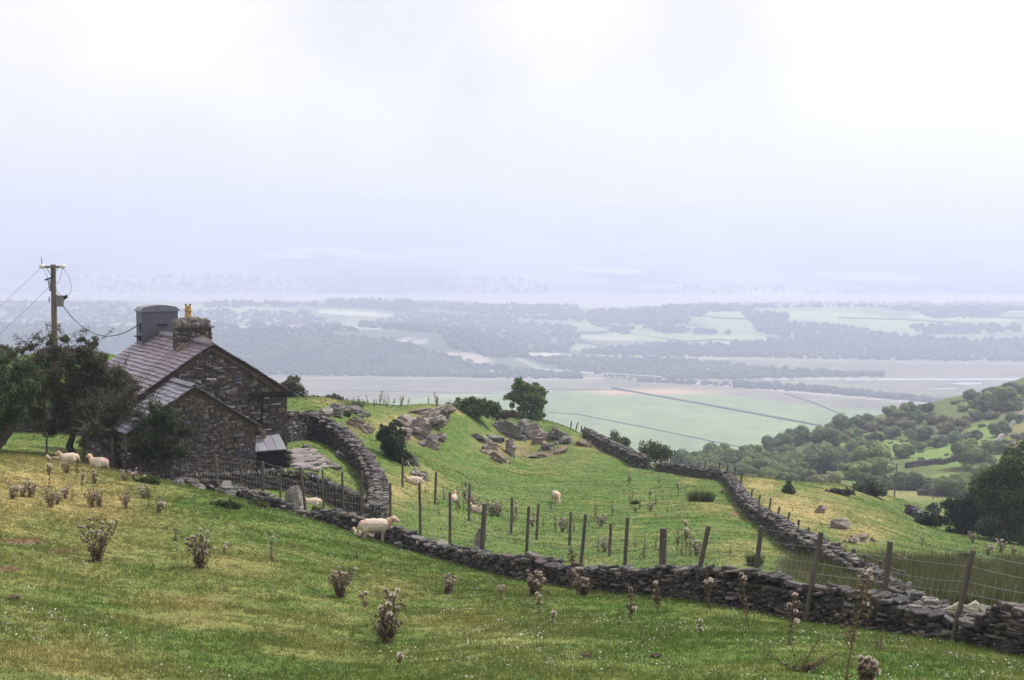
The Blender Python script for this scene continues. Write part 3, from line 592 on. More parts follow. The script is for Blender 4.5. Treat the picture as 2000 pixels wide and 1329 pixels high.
b.build('ledge', 'black_iron', roof); b = MB(); b.tube([(-W2 / 2 - .04, C2 - .3, t2 - .55), (-W2 / 2 - .04, C2 - .3, t2 - .95)], .03, 6); b.build('chimney_bracket', 'black_iron', roof)
# lower wing in front
AX = -1.65; AZ = -5.27 - GZ0; AD = 2.95; AHW = 2.40; aez = AZ - .06 - SL * AHW
b = MB(); b.prism([(AX - AHW, -1.3), (AX + AHW, -1.3), (AX + AHW, aez), (AX, AZ - .06), (AX - AHW, aez)], -AD, .02)
wing = b.build('wing_wall', 'mortar', cot)
b = MB(); ins2 = lambda x, z: abs(x - AX) < AHW and z < AZ - .18 - SL * abs(x - AX)
masonry(b, ins2, AX - AHW, AX + AHW, -1.2, AZ, FR(-AD), course=.08, lens=(.10, .5), cols=[(.10, .09, .085), (.08, .072, .07), (.13, .115, .10), (.065, .06, .065), (.16, .145, .13), (.11, .085, .07)])
masonry(b, lambda x, z: -AD < x < -.05 and z < aez - .04, -AD, 0, -1.2, aez, lambda x, z: (Vector((AX - AHW, x, z)), Vector((0, 1, 0)), Vector((-1, 0, 0)), Vector((0, 0, 1))))
masonry(b, lambda x, z: -AD < x < -.05 and z < aez - .04, -AD, 0, -1.2, aez, lambda x, z: (Vector((AX + AHW, x, z)), Vector((0, 1, 0)), Vector((1, 0, 0)), Vector((0, 0, 1))))
stone(b, Vector((AX + 1.95, -AD - .03, .95)), Vector((1, 0, 0)), Vector((0, -1, 0)), Vector((0, 0, 1)), .95, .42, .1, (.05, .05, .06), 8)
b.build('stone_facing', 'house_stone', cot)
b = MB(); deck(b, AX, AZ, -AD - .08, -.03, AHW + .15, (.06, .05, .045)); wroof = b.build('wing_roof', 'mortar', cot)
b = MB(); slates(b, AX, AZ, -1, -AD - .12, -.03, AHW + .18, SC2, seed=3, sag=.06); slates(b, AX, AZ, 1, -AD - .12, -.03, AHW + .18, SC2, seed=5); b.build('slates', 'slate', wroof)
b = MB(); y = -AD - .1
while y < 0:
    for sd in (-1, 1): b.box((AX + sd * .08, y, AZ + .05), (.2, .16, .022), Matrix.Rotation(sd * R(30), 3, 'Y') @ Matrix.Rotation(.18, 3, 'X'), jit((.11, .10, .12), .2))
    y += .14
b.build('ridge_tile', 'slate', wroof)
# gutter, downpipe, buttress and the lean-to coal store
b = MB(); b.tube([(1.55, -.14, ez - .02), (HW + .25, -.14, ez - .06)], .045, 8); b.tube([(2.08, -.14, ez - .03), (2.08, -.14, ez - .2), (2.02, -.13, ez - .5), (1.98, -.12, 1.15)], .045, 8)
b.box((2.4, -.12, ez + .03), (1.9, .12, .04)); b.build('drainpipe', 'black_iron', cot)
b = MB(); bx0, bx1 = AX + AHW + .02, HW - .38
b.add([(bx0, -.06, 1.12), (bx1 - .1, -.06, 1.15), (bx1 - .02, -.9, .62), (bx0, -.9, .60), (bx0, -.06, 1.06), (bx1 - .1, -.06, 1.09), (bx1 - .02, -.9, .56), (bx0, -.9, .54)], [(0, 3, 2, 1), (4, 5, 6, 7), (0, 4, 7, 3), (1, 2, 6, 5), (3, 7, 6, 2), (0, 1, 5, 4)], (.15, .15, .19))
nn = 5
for i in range(nn):
    xa = bx0 + (bx1 - bx0) * i / nn; xb = bx0 + (bx1 - bx0) * (i + 1) / nn - .02
    b.add([(xa, -.1, 1.165), (xb, -.1, 1.165), (xb, -.96, .65), (xa, -.96, .65), (xa, -.1, 1.14), (xb, -.1, 1.14), (xb, -.96, .625), (xa, -.96, .625)], [(0, 3, 2, 1), (4, 5, 6, 7), (0, 4, 7, 3), (1, 2, 6, 5), (3, 7, 6, 2), (0, 1, 5, 4)], jit((.16, .155, .185), .15))
lean = b.build('lean_to_roof', 'slate', cot)
b = MB(); b.box(((bx0 + bx1) / 2 - .03, -.46, -.1), (bx1 - bx0 - .12, .78, 1.28)); b.box(((bx0 + bx1) / 2 - .03, -.93, .56), (bx1 - bx0, .07, .07)); b.build('coal_store', 'opening_shade', cot)  # solid black box puts the shade of the open store into its colour
b = MB()
for i in range(9):
    stone(b, Vector((1.95 + random.uniform(-.12, .12), -.2, 1.05 + i * .05)), Vector((1, 0, 0)), Vector((0, -1, 0)), Vector((0, 0, 1)), .38 - i * .02, .12, .3, jit((.17, .13, .10), .2))
b.build('buttress', 'house_stone', cot); b = MB()
for i in range(12):
    stone(b, Vector((bx1 + .10 + random.uniform(-.05, .06), -.75 + random.uniform(-.1, .3), -.6 + i * .1)), Vector((1, 0, 0)), Vector((0, -1, 0)), Vector((0, 0, 1)), .32, .12, .5, jit(random.choice(H_COLS), .2))
b.build('buttress', 'house_stone', cot)

# ------------------------------------------------------------------ rocks
def rock_mb(mb, c, size, rz=0, tilt=(0, 0), seed=0, sub=4, planes=13, strata=.10, colr=(.17, .145, .13)):
    bm = bmesh.new(); bmesh.ops.create_icosphere(bm, subdivisions=sub, radius=1); rnd = random.Random(seed)
    pl = []
    for i in range(planes):
        v = Vector((rnd.gauss(0, 1), rnd.gauss(0, 1), rnd.gauss(0, .8))).normalized(); pl.append((v, rnd.uniform(.45, .85)))
    M = Matrix.Rotation(rz, 3, 'Z') @ Matrix.Rotation(tilt[0], 3, 'X') @ Matrix.Rotation(tilt[1], 3, 'Y')
    vs = []
    for v in bm.verts:
        p = v.co.copy()
        for n_, d_ in pl:
            k = p.dot(n_)
            if k > d_: p -= n_ * (k - d_)
        q = p.copy(); q.x *= size[0]; q.y *= size[1]; q.z *= size[2]; mx = max(size)
        s_ = mnoise.noise(Vector((q.x * .5 + seed, q.y * .5, q.z * 9 / max(mx, .6) ** .5))); p *= 1 + strata * 2.2 * s_
        p *= 1 + .16 * mnoise.noise(p * 1.7 + Vector((seed, 0, 0))) + .06 * mnoise.noise(p * 5 + Vector((0, seed, 0)))
        # stepped beds
        zz = p.z * size[2] / max(.13, size[2] * .16); st = math.floor(zz) + min(1, max(0, ((zz % 1) - .35) / .3)); ox = .13 * mnoise.noise(Vector((st * 3.3, seed, 0)))
        p.x += ox * 1.5; p.y += ox
        vs.append(M @ Vector((p.x * size[0], p.y * size[1], p.z * size[2])) + Vector(c))
    fs = [tuple(v.index for v in f.verts) for f in bm.faces]; bm.free()
    n = len(mb.v); mb.v += [tuple(v) for v in vs]; mb.f += [tuple(i + n for i in f) for f in fs]
    for v in vs:
        k = 1 + .35 * mnoise.noise(v * 1.3) + .25 * mnoise.noise(Vector((v.x, v.y, v.z * 5))); mb.c.append(tuple(x * k for x in colr))
def rock(name, chunks, label, cat='rock', group=None, dmin=9):
    """chunks: (px, py base centre, width px, height px, depth ratio, rz, tiltx, tilty[, colour]); several chunks are beds of one outcrop"""
    root = None
    for i, q in enumerate(chunks):
        px, py, w, h, dr, rz, tx, ty = q[:8]; colr = q[8] if len(q) > 8 else (.17, .145, .13)
        mb = MB(); p = at(px, py, dmin); s = p.y / F
        if root is None:
            root = empty(name, p) if len(chunks) > 1 else 1; o0 = p if len(chunks) > 1 else Vector((0, 0, 0))
            if root != 1: tag(root, label, cat, group)
        rock_mb(mb, p - o0 + Vector((0, 0, h * s * .28)), (w * s * .62, w * s * .62 * dr, h * s * .85), R(rz), (R(tx), R(ty)), seed=int(px + py) % 97, colr=colr)
        if root == 1: tag(mb.build(name, 'rock'), label, cat, group)
        else:
            mb.build('slab', 'rock', root)
            for k in range(2):     # lesser beds breaking through the turf beside it
                q2 = at(px + random.uniform(-.7, .7) * w, py + random.uniform(-.2, .25) * h, dmin); m2 = MB()
                if abs(q2.y - p.y) > 9: continue
                rock_mb(m2, q2 - o0 + Vector((0, 0, h * s * .05)), (w * s * random.uniform(.2, .42), w * s * .3, h * s * random.uniform(.3, .5)), R(rz + random.uniform(-20, 20)), (R(tx), R(ty)), seed=int(px * 3 + k) % 89, sub=3, colr=colr)
                m2.build('slab', 'rock', root)
    return root
PK = (.175, .15, .13); GR = (.13, .124, .112); BR = (.165, .132, .095)
rock('boulder', [(582, 1003, 44, 52, .7, 20, 0, -8, (.20, .18, .165))], 'big upright pale boulder standing in the wall line by the leaning fence post', 'boulder', dmin=46)
rock('boulder', [(447, 968, 42, 20, .7, 0, 0, 5, GR)], 'low grey boulder at the foot of the fence below the cottage', 'boulder')
rock('boulder', [(912, 1104, 26, 26, .9, 10, 0, 0, GR)], 'rounded grey boulder against the near face of the long wall', 'boulder')
rock('boulder', [(938, 1068, 20, 36, .6, 30, 0, 12, GR)], 'pointed slate slab leaning beside the thick fence post on the wall', 'boulder', dmin=39.8)
rock('boulder', [(722, 1060, 20, 16, .8, 0, 0, 0, (.20, .15, .13))], 'small brown boulder behind the legs of the standing sheep', 'boulder', dmin=44)
rock('boulder', [(786, 1072, 34, 12, .8, 0, 0, 0, GR)], 'flat grey boulder in the grass right of the standing sheep', 'boulder')
rock('boulder', [(1885, 1252, 74, 40, .6, 10, 8, 10, (.16, .15, .14))], 'large pale slab lying in the gap of the wall at bottom right', 'boulder')
rock('boulder', [(1640, 1034, 38, 22, .8, 0, 0, 6, PK)], 'large pale boulder on the golden bank beyond the field wall', 'boulder')
rock('boulder', [(1602, 1003, 26, 14, .8, 20, 0, 0, BR)], 'brown rubble boulder in the dry grass above the pale one', 'boulder', dmin=70)
rock('rock_outcrop', [(1680, 1058, 34, 20, .6, 10, 10, 0, BR), (1664, 1062, 20, 12, .7, 40, 0, 0, BR)], 'brown broken outcrop below the pale boulder on the bank', 'rock')
rock('rock_outcrop', [(800, 838, 70, 30, .8, 25, -10, 28, PK), (826, 858, 60, 32, .7, 30, -10, 34, PK), (846, 876, 34, 26, .7, 30, 0, 30, PK), (792, 856, 30, 20, .8, 0, 0, 20, PK)], 'long slanting outcrop of layered rock right of the dark bush', 'rock', dmin=85)
rock('rock_outcrop', [(862, 818, 46, 30, .8, 15, 0, -22, PK), (838, 832, 50, 22, .8, 10, 0, -18, PK), (820, 806, 50, 10, .8, 0, 0, -8, BR)], 'pink grey slab of rock jutting at the top of the knoll', 'rock', dmin=85)
rock('rock_outcrop', [(690, 808, 40, 14, .7, 5, 0, 0, GR), (712, 814, 26, 12, .7, 0, 0, 5, GR), (668, 803, 30, 10, .7, 0, 0, -5, GR), (640, 805, 26, 8, .7, 0, 0, 0, GR), (610, 808, 30, 8, .7, 0, 0, 0, GR)], 'low flat grey rocks in the grass above the garden wall', 'rock', dmin=76)
rock('boulder', [(657, 815, 34, 24, .9, 0, 0, 0, GR)], 'rounded grey boulder behind the bend of the garden wall', 'boulder', dmin=74)
rock('boulder', [(634, 815, 28, 18, .9, 30, 0, 0, (.19, .17, .15))], 'smaller pale boulder beside the rounded one on the garden wall', 'boulder', dmin=74)
rock('rock_outcrop', [(696, 836, 44, 20, .7, 40, 0, 20, BR), (720, 846, 26, 18, .7, 30, 0, 20, BR)], 'brown earthy rock just outside the curve of the garden wall', 'rock', dmin=76)
rock('rock_outcrop', [(930, 858, 40, 10, .7, 0, 0, 4, GR), (962, 862, 40, 14, .7, 5, 0, 8, GR), (992, 852, 54, 26, .7, 8, 0, 10, GR), (1022, 850, 46, 28, .7, 8, 0, -10, GR), (1046, 856, 34, 26, .7, 8, 0, -24, PK), (958, 885, 44, 20, .7, 8, 0, 14, BR), (996, 890, 24, 28, .8, 8, 0, 4, PK), (974, 904, 34, 18, .8, 8, 0, 4, BR), (1052, 868, 36, 12, .8, 0, 0, 0, BR)], 'jagged grey outcrop in the middle of the green field', 'rock', dmin=100)
rock('rock_outcrop', [(1090, 858, 34, 24, .8, 0, 0, 12, GR), (1104, 866, 26, 18, .8, 30, 0, -20, GR), (1070, 878, 26, 14, .8, 0, 0, -10, GR), (1096, 884, 34, 10, .8, 0, 0, -26, BR), (1050, 894, 36, 12, .8, 0, 0, 6, BR)], 'two leaning grey boulders at the right of the field outcrops', 'rock', dmin=100)
rock('rock_outcrop', [(1140, 872, 26, 14, .8, 0, 0, 0, BR), (1158, 868, 22, 10, .8, 0, 0, 0, BR)], 'brown rocks where the upper field wall starts', 'rock', dmin=115)
rock('rock_outcrop', [(806, 910, 18, 22, .7, 0, 0, -10, GR), (812, 930, 30, 14, .7, 30, 0, 30, GR), (832, 940, 16, 8, .7, 30, 0, 30, GR), (795, 900, 14, 14, .8, 0, 0, 0, GR)], 'narrow broken rock ledge below the dark bush', 'rock', dmin=64)
rock('boulder', [(664, 896, 20, 15, .8, 0, 0, 14, GR)], 'grey boulder on the lawn inside the garden wall', 'boulder', dmin=55)
rock('boulder', [(597, 879, 18, 12, .8, 0, 0, 0, GR)], 'square stone block on the lawn beside the cottage', 'boulder', dmin=62)
rock('boulder', [(655, 917, 32, 14, .8, 10, 0, 10, GR)], 'low boulder at the end of the stone terrace', 'boulder', dmin=54.5)
rock('boulder', [(390, 955, 26, 12, .8, 10, 0, 10, GR), (350, 948, 24, 10, .8, 10, 0, 0, GR)], 'loose grey rocks half buried under the fence by the cottage', 'boulder')
# stone terrace of flags
mb = MB()
for i in range(70):
    px = random.uniform(563, 652); py = random.uniform(881, 919)
    if py > 919 - (px - 560) * .02 or py < 880 + max(0, (px - 610)) * .75: continue
    p = at(px, py, 54.6); a = random.uniform(-.5, .5)
    stone(mb, p + Vector((0, 0, .03)), Vector((math.cos(a), math.sin(a), 0)), Vector((-math.sin(a), math.cos(a), 0)), Vector((0, 0, 1)), random.uniform(.5, 1.2), .1, random.uniform(.5, 1.0), jit((.16, .14, .13), .3), 7)
tag(mb.build('stone_terrace', 'house_stone'), 'uneven terrace of pale flagstones beside the cottage', 'terrace')

# ------------------------------------------------------------------ utility pole
pb = W(111, 860, 82); pz = g1(pb.x, pb.y); ptop = W(111, 517, 82)
pole = empty('utility_pole', (pb.x, pb.y, pz)); tag(pole, 'wooden electricity pole with transformer behind the hawthorn trees', 'utility pole')
Hh = ptop.z - pz; k = 82 / F
b = MB(); b.tube([(0, 0, -.5), (0, 0, Hh * .5), (0, 0, Hh)], [.19, .17, .14], 12); b.build('pole', 'pole_wood', pole)
b = MB(); b.box((0, -.16, Hh - 3 * k - .05), (42 * k, .12, .12)); xarm = b.build('crossarm', 'pole_wood', pole)
for s in (-1, 1):
    b = MB(); x = s * 20 * k; b.tube([(x, -.16, Hh - .02), (x, -.16, Hh + .1), (x, -.16, Hh + .16), (x, -.16, Hh + .22)] if False else [(x - .16, -.16, Hh - .1), (x - .08, -.16, Hh - .1), (x, -.16, Hh - .1), (x + .08, -.16, Hh - .1), (x + .16, -.16, Hh - .1)], [.06, .14, .13, .14, .06], 10, smooth if False else (.6, .6, .6)); b.build('insulator', 'porcelain', xarm)
b = MB()
for s in (-1, 1): b.tube([(s * 12 * k, -.18, Hh - .15), (0, -.18, Hh - .75)], .018, 5)
b.tube([(-20 * k, -.2, Hh - .05), (-20 * k, -.2, Hh + .35), (-21 * k, -.2, Hh + .4)], .02, 5)
b.build('brace', 'black_iron', pole)
b = MB(); tx, tz = 13 * k, Hh - 70 * k
b.tube([(tx, -.1, tz - 12 * k), (tx, -.1, tz - 11.4 * k), (tx, -.1, tz + 9 * k), (tx, -.1, tz + 9.5 * k), (tx, -.1, tz + 10 * k)], [.2, .215, .215, .235, .19], 16)
b.box((tx - .22, -.05, tz + .1), (.15, .12, .5)); tr = b.build('transformer', 'metal', pole)
for s in (0, 1):
    b = MB(); b.tube([(tx + .14, -.1 + .1 * s, tz + (4 - 3 * s) * k), (tx + .3, -.1 + .1 * s, tz + (8 - 3 * s) * k), (tx + .42, -.1 + .1 * s, tz + (10 - 3 * s) * k)], [.05, .06, .035], 8); b.build('bushing', 'black_iron', tr)
b = MB(); b.box((-9 * k, -.1, Hh - 28 * k), (14 * k, .1, .08), Matrix.Rotation(-.35, 3, 'Y'))
for i in range(2): b.tube([(-(10 - 4 * i) * k, -.1, Hh - 29 * k), (-(6 - 2 * i) * k, -.1, Hh - 52 * k)], .03, 5)
for i in range(2): b.tube([(-6 * k, -.12, Hh - (62 + 4 * i) * k), (-9 * k, -.14, Hh - (66 + 4 * i) * k), (-6 * k, -.14, Hh - (70 + 4 * i) * k)], .02, 5)
b.build('fuse_bracket', 'black_iron', pole)
def sagline(mb, a, b_, sag, r=.012, n=18):
    a = Vector(a); b_ = Vector(b_); mb.tube([a.lerp(b_, i / n) - Vector((0, 0, sag * 4 * (i / n) * (1 - i / n))) for i in range(n + 1)], r, 4, cap=False)
b = MB(); sagline(b, (20 * k, -.16, Hh - .2), (2 * k, -.2, Hh - 28 * k), .5); b.tube([(20 * k, -.16, Hh - .2), (32 * k, -.2, Hh - 22 * k), (37 * k, -.2, Hh - 42 * k), (34 * k, -.15, Hh - 56 * k), (26 * k, -.12, tz + 9 * k)], .012, 4)
b.tube([(-20 * k, -.16, Hh - .2), (-14 * k, -.2, Hh - 14 * k), (-8 * k, -.2, Hh - 27 * k)], .012, 4); b.tube([(4 * k, -.2, Hh - 42 * k), (12 * k, -.2, Hh - 56 * k), (20 * k, -.2, Hh - 62 * k)], .012, 4)
b.build('jumper_wire', 'cable', pole)
mb = MB(); ca = Vector((pb.x + 5 * k, pb.y, pz + Hh - 60 * k)); Rz = Matrix.Rotation(math.atan2(.488, .873), 3, 'Z')
cb = Rz @ Vector((-W2 / 2 - .04, C2 - .3, t2 - .55)) + cot.location; sagline(mb, ca, cb, 1.3, .022, 26)
tag(mb.build('overhead_cable', 'cable'), 'sagging black cable from the electricity pole to the slate chimney', 'cable')
mb = MB(); sagline(mb, (pb.x - 20 * k, pb.y - .1, pz + Hh - .1), W(-190, 740, 95), .4, .008)
tag(mb.build('overhead_wire', 'cable'), 'upper thin wire leaving the pole top toward the left edge', 'wire')
mb = MB(); sagline(mb, (pb.x - 6 * k, pb.y - .1, pz + Hh - 42 * k), W(-190, 800, 95), .4, .008)
tag(mb.build('overhead_wire', 'cable'), 'lower thin wire leaving the pole below its crossarm', 'wire')

# ------------------------------------------------------------------ fences
def post_mb(base, top, r, n=9):
    mb = MB(); base = Vector(base); top = Vector(top); d = (top - base); j = lambda: Vector((random.uniform(-1, 1), random.uniform(-1, 1), 0)) * r * .12
    mb.tube([base, base + d * .33 + j(), base + d * .66 + j(), top, ], [r * 1.05, r, r * .97, r * .93], n, jit((.5, .5, .5), .1)); return mb
def fence(name, posts, label, wires, r=.05, mesh=False, group=None, wr=.0034, gaps=(), mat_='wood'):
    """posts: (px top, py top, px base, distance[, radius]) in order"""
    root = None; tops = []; bases = []
    for q in posts:
        ptx, pty, pbx, D = q[:4]; rr = q[4] if len(q) > 4 else r
        a, _, _ = ray(pbx, 664); bz = g1(a * D, D); base = Vector((a * D, D, bz - .15)); top = W(ptx, pty, D + (q[5] if len(q) > 5 else 0))
        if root is None: root = empty(name, (base.x, base.y, bz)); tag(root, label, 'fence', group); o0 = root.location.copy()
        post_mb(base - o0, top - o0, rr * .78).build('post', mat_, root); tops.append(top - o0); bases.append(base + Vector((0, 0, .15)) - o0)
    mb = MB()
    for i in range(len(posts) - 1):
        if i in gaps: continue
        for w_ in wires:
            a = bases[i].lerp(tops[i], w_); c = bases[i + 1].lerp(tops[i + 1], w_); n = 4
            sg = random.uniform(.0, .035); pts = [a.lerp(c, t / n) - Vector((0, 0, sg * 4 * (t / n) * (1 - t / n))) for t in range(n + 1)]
            mb.tube(pts, wr, 3, cap=False)
        if mesh:
            L = (tops[i + 1] - tops[i]).length; m_ = int(L / .16)
            for t in range(1, m_):
                f = t / m_; mb.tube([bases[i].lerp(bases[i + 1], f) + (tops[i].lerp(tops[i + 1], f) - bases[i].lerp(bases[i + 1], f)) * .06, bases[i].lerp(bases[i + 1], f).lerp(tops[i].lerp(tops[i + 1], f), .72)], wr * .8, 3, cap=False)
    mb.build('wire_netting', 'wire', root); return root
def BD(px, o=.5): return wallD(px) + o
PF = [(295, 875, 296, BD(318, 1.0), .12)] + [(x, y, x2, BD(x2, .55), r_) for x, y, x2, r_ in [(326, 884, 320, .035), (356, 886, 345, .04), (387, 889, 385, .04), (421, 888, 419, .075), (470, 895, 468, .055), (513, 902, 510, .07), (548, 912, 544, .05), (586, 912, 597, .065), (630, 918, 630, .05), (668, 921, 669, .05), (707, 922, 703, .06), (762, 944, 760, .055), (819, 943, 820, .055), (879, 962, 878, .06), (947, 984, 938, .095), (1033, 989, 1026, .055), (1144, 1005, 1131, .06), (1226, 1011, 1219, .06), (1296, 1032, 1297, .11)]]
fence('wire_fence', PF, 'long fence of grey posts and wire netting standing behind the tumbledown wall', [.06, .2, .34, .48, .6, .72, .86, .985], mesh=True)
PF2 = [(1384, 1028, 1355, BD(1355, -.42), .07), (1487, 1028, 1474, BD(1474, .3), .07), (1604, 1040, 1578, BD(1578, -.45), .07), (1739, 1058, 1730, BD(1730, .45), .075), (1901, 1075, 1868, BD(1868, -.2), .065), (2075, 1110, 2060, BD(2060, .5), .07)]
f2 = fence('wire_fence', [(1296, 1032, 1297, BD(1297, .52), .02)] + PF2, 'rusty barbed wire and netting on leaning posts at bottom right', [.06, .18, .3, .42, .54, .66, .83, .97], mesh=True, wr=.0034)
FS = [(1449, 924, 1448, 88), (1447, 938, 1446, 91), (1470, 955, 1469, 84), (1485, 967, 1484, 80), (1506, 973, 1505, 76), (1523, 990, 1522, 72), (1542, 1001, 1541, 66), (1561, 1016, 1560, 62), (1580, 1030, 1580, 57), (1611, 1050, 1610, 50), (1640, 1060, 1640, 46.5), (1668, 1072, 1667, 43.5), (1690, 1082, 1692, 41), (1720, 1095, 1722, 39), (1765, 1115, 1765, 36), (1792, 1135, 1790, 34)]
FS0 = [(1293, 898, 1293, 113), (1310, 893, 1309, 111.5), (1330, 898, 1327, 111), (1347, 900, 1346, 110), (1378, 901, 1378, 106), (1406, 902, 1407, 102.5), (1422, 906, 1422, 99), (1437, 911, 1436, 95)]
fence('wire_fence', [(q[0], q[1], q[2], q[3] + .5, .075) for q in FS0 + FS], 'thin dark fence posts along the far side of the descending field wall', [.15, .35, .55, .75, .95], mesh=False, wr=.007)
FK = [(1116, 823, 1115, 137), (1129, 826, 1124, 137.5), (1136, 832, 1135, 138), (1142, 833, 1140, 138.5), (1156, 840, 1155, 136), (1190, 866, 1190, 128), (1205, 870, 1205, 125), (1216, 873, 1216, 123), (1226, 877, 1226, 121), (1237, 880, 1238, 119.5), (1250, 885, 1250, 117.5)]
fence('wire_fence', [q + (.085,) for q in FK], 'uneven row of short posts leading down from the knoll', [.3, .6, .9], wr=.007)
fence('wire_fence', [(1267, 888, 1267, 113.2, .12), (1289, 895, 1289, 112.6, .07)], 'two gateposts at the gap in the far field wall', [.5], wr=.007)
FM = [(786, 895, 785, 66), (852, 922, 848, 62), (917, 945, 915, 58), (1000, 972, 998, 56), (1052, 984, 1048, 54), (1115, 1000, 1113, 52), (1193, 1023, 1192, 47)]
fence('wire_fence', [q + (.07,) for q in FM], 'older fence of widely spaced posts crossing the field behind the wall', [.5, .9], wr=.0035)
fence('wire_fence', [(91, 846, 86, 53.5, .05), (162, 850, 160, 53, .05), (219, 858, 217, 52.6, .06), (296, 876, 300, 53.4, .03)], 'fence posts standing among the hawthorn trunks', [.45, .9], wr=.003)
fence('wire_fence', [(1752, 906, 1752, 236, .16), (1828, 941, 1828, 240, .11)], 'two pale poles beyond the meadow before the dark trees', [.9], wr=.01)

# ------------------------------------------------------------------ leaves, trees, bushes
def leaf_arrays(P, size, C, aspect=.6, nrm=None, nb=0.0):
    """one diamond leaf per point; returns verts, faces, colours"""
    n = len(P); a = rng.normal(size=(n, 3)); 
    if nrm is not None: a = a * (1 - nb) + nrm * nb * 2
    a /= np.linalg.norm(a, axis=1)[:, None]; b = rng.normal(size=(n, 3)); b -= a * (a * b).sum(1)[:, None]; b /= np.linalg.norm(b, axis=1)[:, None]; c = np.cross(a, b)
    s = np.broadcast_to(size, (n,))[:, None] * rng.uniform(.6, 1.3, (n, 1))
    V = np.stack([P - b * s, P + c * s * aspect + a * s * .15, P + b * s, P - c * s * aspect + a * s * .15], 1).reshape(-1, 3)
    return V, np.arange(4 * n).reshape(n, 4), np.repeat(C, 4, 0)
def leafcol(base, n, v=.3, yel=.0):
    k = np.exp(rng.normal(0, v, (n, 1))); c = np.array(base)[None] * k
    c[:, 0] *= 1 + rng.uniform(-.15, .25 + yel, n); return np.clip(c, .003, .8)
def tree_at(name, base, trunk, clusters, D, leafc, label, cat='tree', leaf=.035, dens=1.0, group=None, r0=.14, ntw=14, twig_c=(.10, .085, .07), depth=.55, twigs=True, fill=.9, seed=1, sub=3, rs=1.2, whips=0, wb=(0, 0, .3)):
    """trunk: pixel polyline; clusters: (px, py, r px[, metres nearer or farther]). Everything stands at its own distance around D."""
    rnd = random.Random(seed); s = D / F; B = Vector(base); root = empty(name, B); tag(root, label, cat, group)
    tp = [W(px, py, D + (0 if i == 0 else rnd.uniform(-.15, .15))) - B for i, (px, py) in enumerate(trunk)]
    tp[0] = tp[0].copy(); tp[0].z = min(tp[0].z, -.15)
    wood = MB(); BK = (.055, .047, .040); TW = (.15, .13, .11); nodes = [(tp[-1], r0 * .6)]
    wood.tube(tp, [r0 * (1 - .4 * i / max(1, len(tp) - 1)) for i in range(len(tp))], 8, BK)
    if len(tp) > 2: nodes.append((tp[-2], r0 * .7))
    cl = []
    for q in clusters:
        r = q[2] * s * (rs if q[2] > 13 else 1.05); dz = q[3] if len(q) > 3 else rnd.uniform(-1, 1) * depth * r * 2.2
        p = W(q[0], q[1], D + dz) - B; cl.append((p, r))
    if sub:
        cl2 = []
        for p, r in cl:
            cl2.append((p, r * .8))
            for k in range(sub):
                v = Vector((rnd.gauss(0, 1), rnd.gauss(0, 1), rnd.gauss(0, .8))).normalized(); cl2.append((p + v * r * rnd.uniform(.6, 1.15), r * rnd.uniform(.32, .6)))
        cl = cl2
    P = []; Nn = []; pend = sorted(cl, key=lambda c: (c[0] - tp[-1]).length)
    for p, r in pend:
        nd, nr_ = min(nodes, key=lambda q: (q[0] - p).length + (0 if q[0].z < p.z + .2 else .7))
        n = 4; pts = []; off = Vector((rnd.uniform(-1, 1), rnd.uniform(-1, 1), rnd.uniform(-.3, 1))) * (p - nd).length * .12
        for i in range(n + 1):
            t = i / n; pts.append(nd.lerp(p, t) + off * math.sin(math.pi * t) + Vector((rnd.uniform(-1, 1), rnd.uniform(-1, 1), rnd.uniform(-1, 1))) * .03 * (0 < i < n))
        re = max(.012, nr_ * .5); wood.tube(pts, [nr_ * .75 + (re - nr_ * .75) * i / n for i in range(n + 1)], 5, jit(BK, .4), cap=False)
        nodes.append((pts[2], nr_ * .6)); nodes.append((p, re))
        if twigs:
            for k in range(int(ntw * (.35 if r < .3 else 1))):
                v = Vector((rnd.gauss(0, 1), rnd.gauss(0, 1), rnd.gauss(0, .8))).normalized(); e = p + v * r * rnd.uniform(.7, 1.15)
                m_ = p.lerp(e, .5) + Vector((rnd.uniform(-1, 1), rnd.uniform(-1, 1), rnd.uniform(-1, 1))) * r * .16
                wood.tube([pts[3] if rnd.random() < .5 else p, m_, e], [.012, .008, .004], 3, jit(TW, .4), cap=False)
                for q_ in range(4):
                    v2 = (v + Vector((rnd.gauss(0, .6), rnd.gauss(0, .6), rnd.gauss(0, .6)))).normalized(); e2 = m_.lerp(e, rnd.random()); wood.tube([e2, e2 + v2 * r * .35], [.005, .003], 3, jit(TW, .4), cap=False)
        m = int(dens * 900 * (r ** 2) / (leaf ** 2) / 900 * 14)
        v = rng.normal(size=(m, 3)); v /= np.linalg.norm(v, axis=1)[:, None]
        nz = np.array([1 + .45 * mnoise.noise(Vector(q) * 2.1 + p * 1.7) for q in v])
        rad = r * nz * (1 - (1 - fill) * 0 - np.abs(rng.normal(0, .30, m))); pp = np.array(p)[None] + v * rad[:, None] * np.array([1, 1, .85])
        keep = fbm(pp[:, 0] * 2.4 / max(r, .5) + pp[:, 2] * 1.3, pp[:, 1] * 2.4 / max(r, .5) - pp[:, 2] * 1.9 / max(r, .5), seed, 3) > -.34
        P.append(pp[keep]); Nn.append(v[keep])
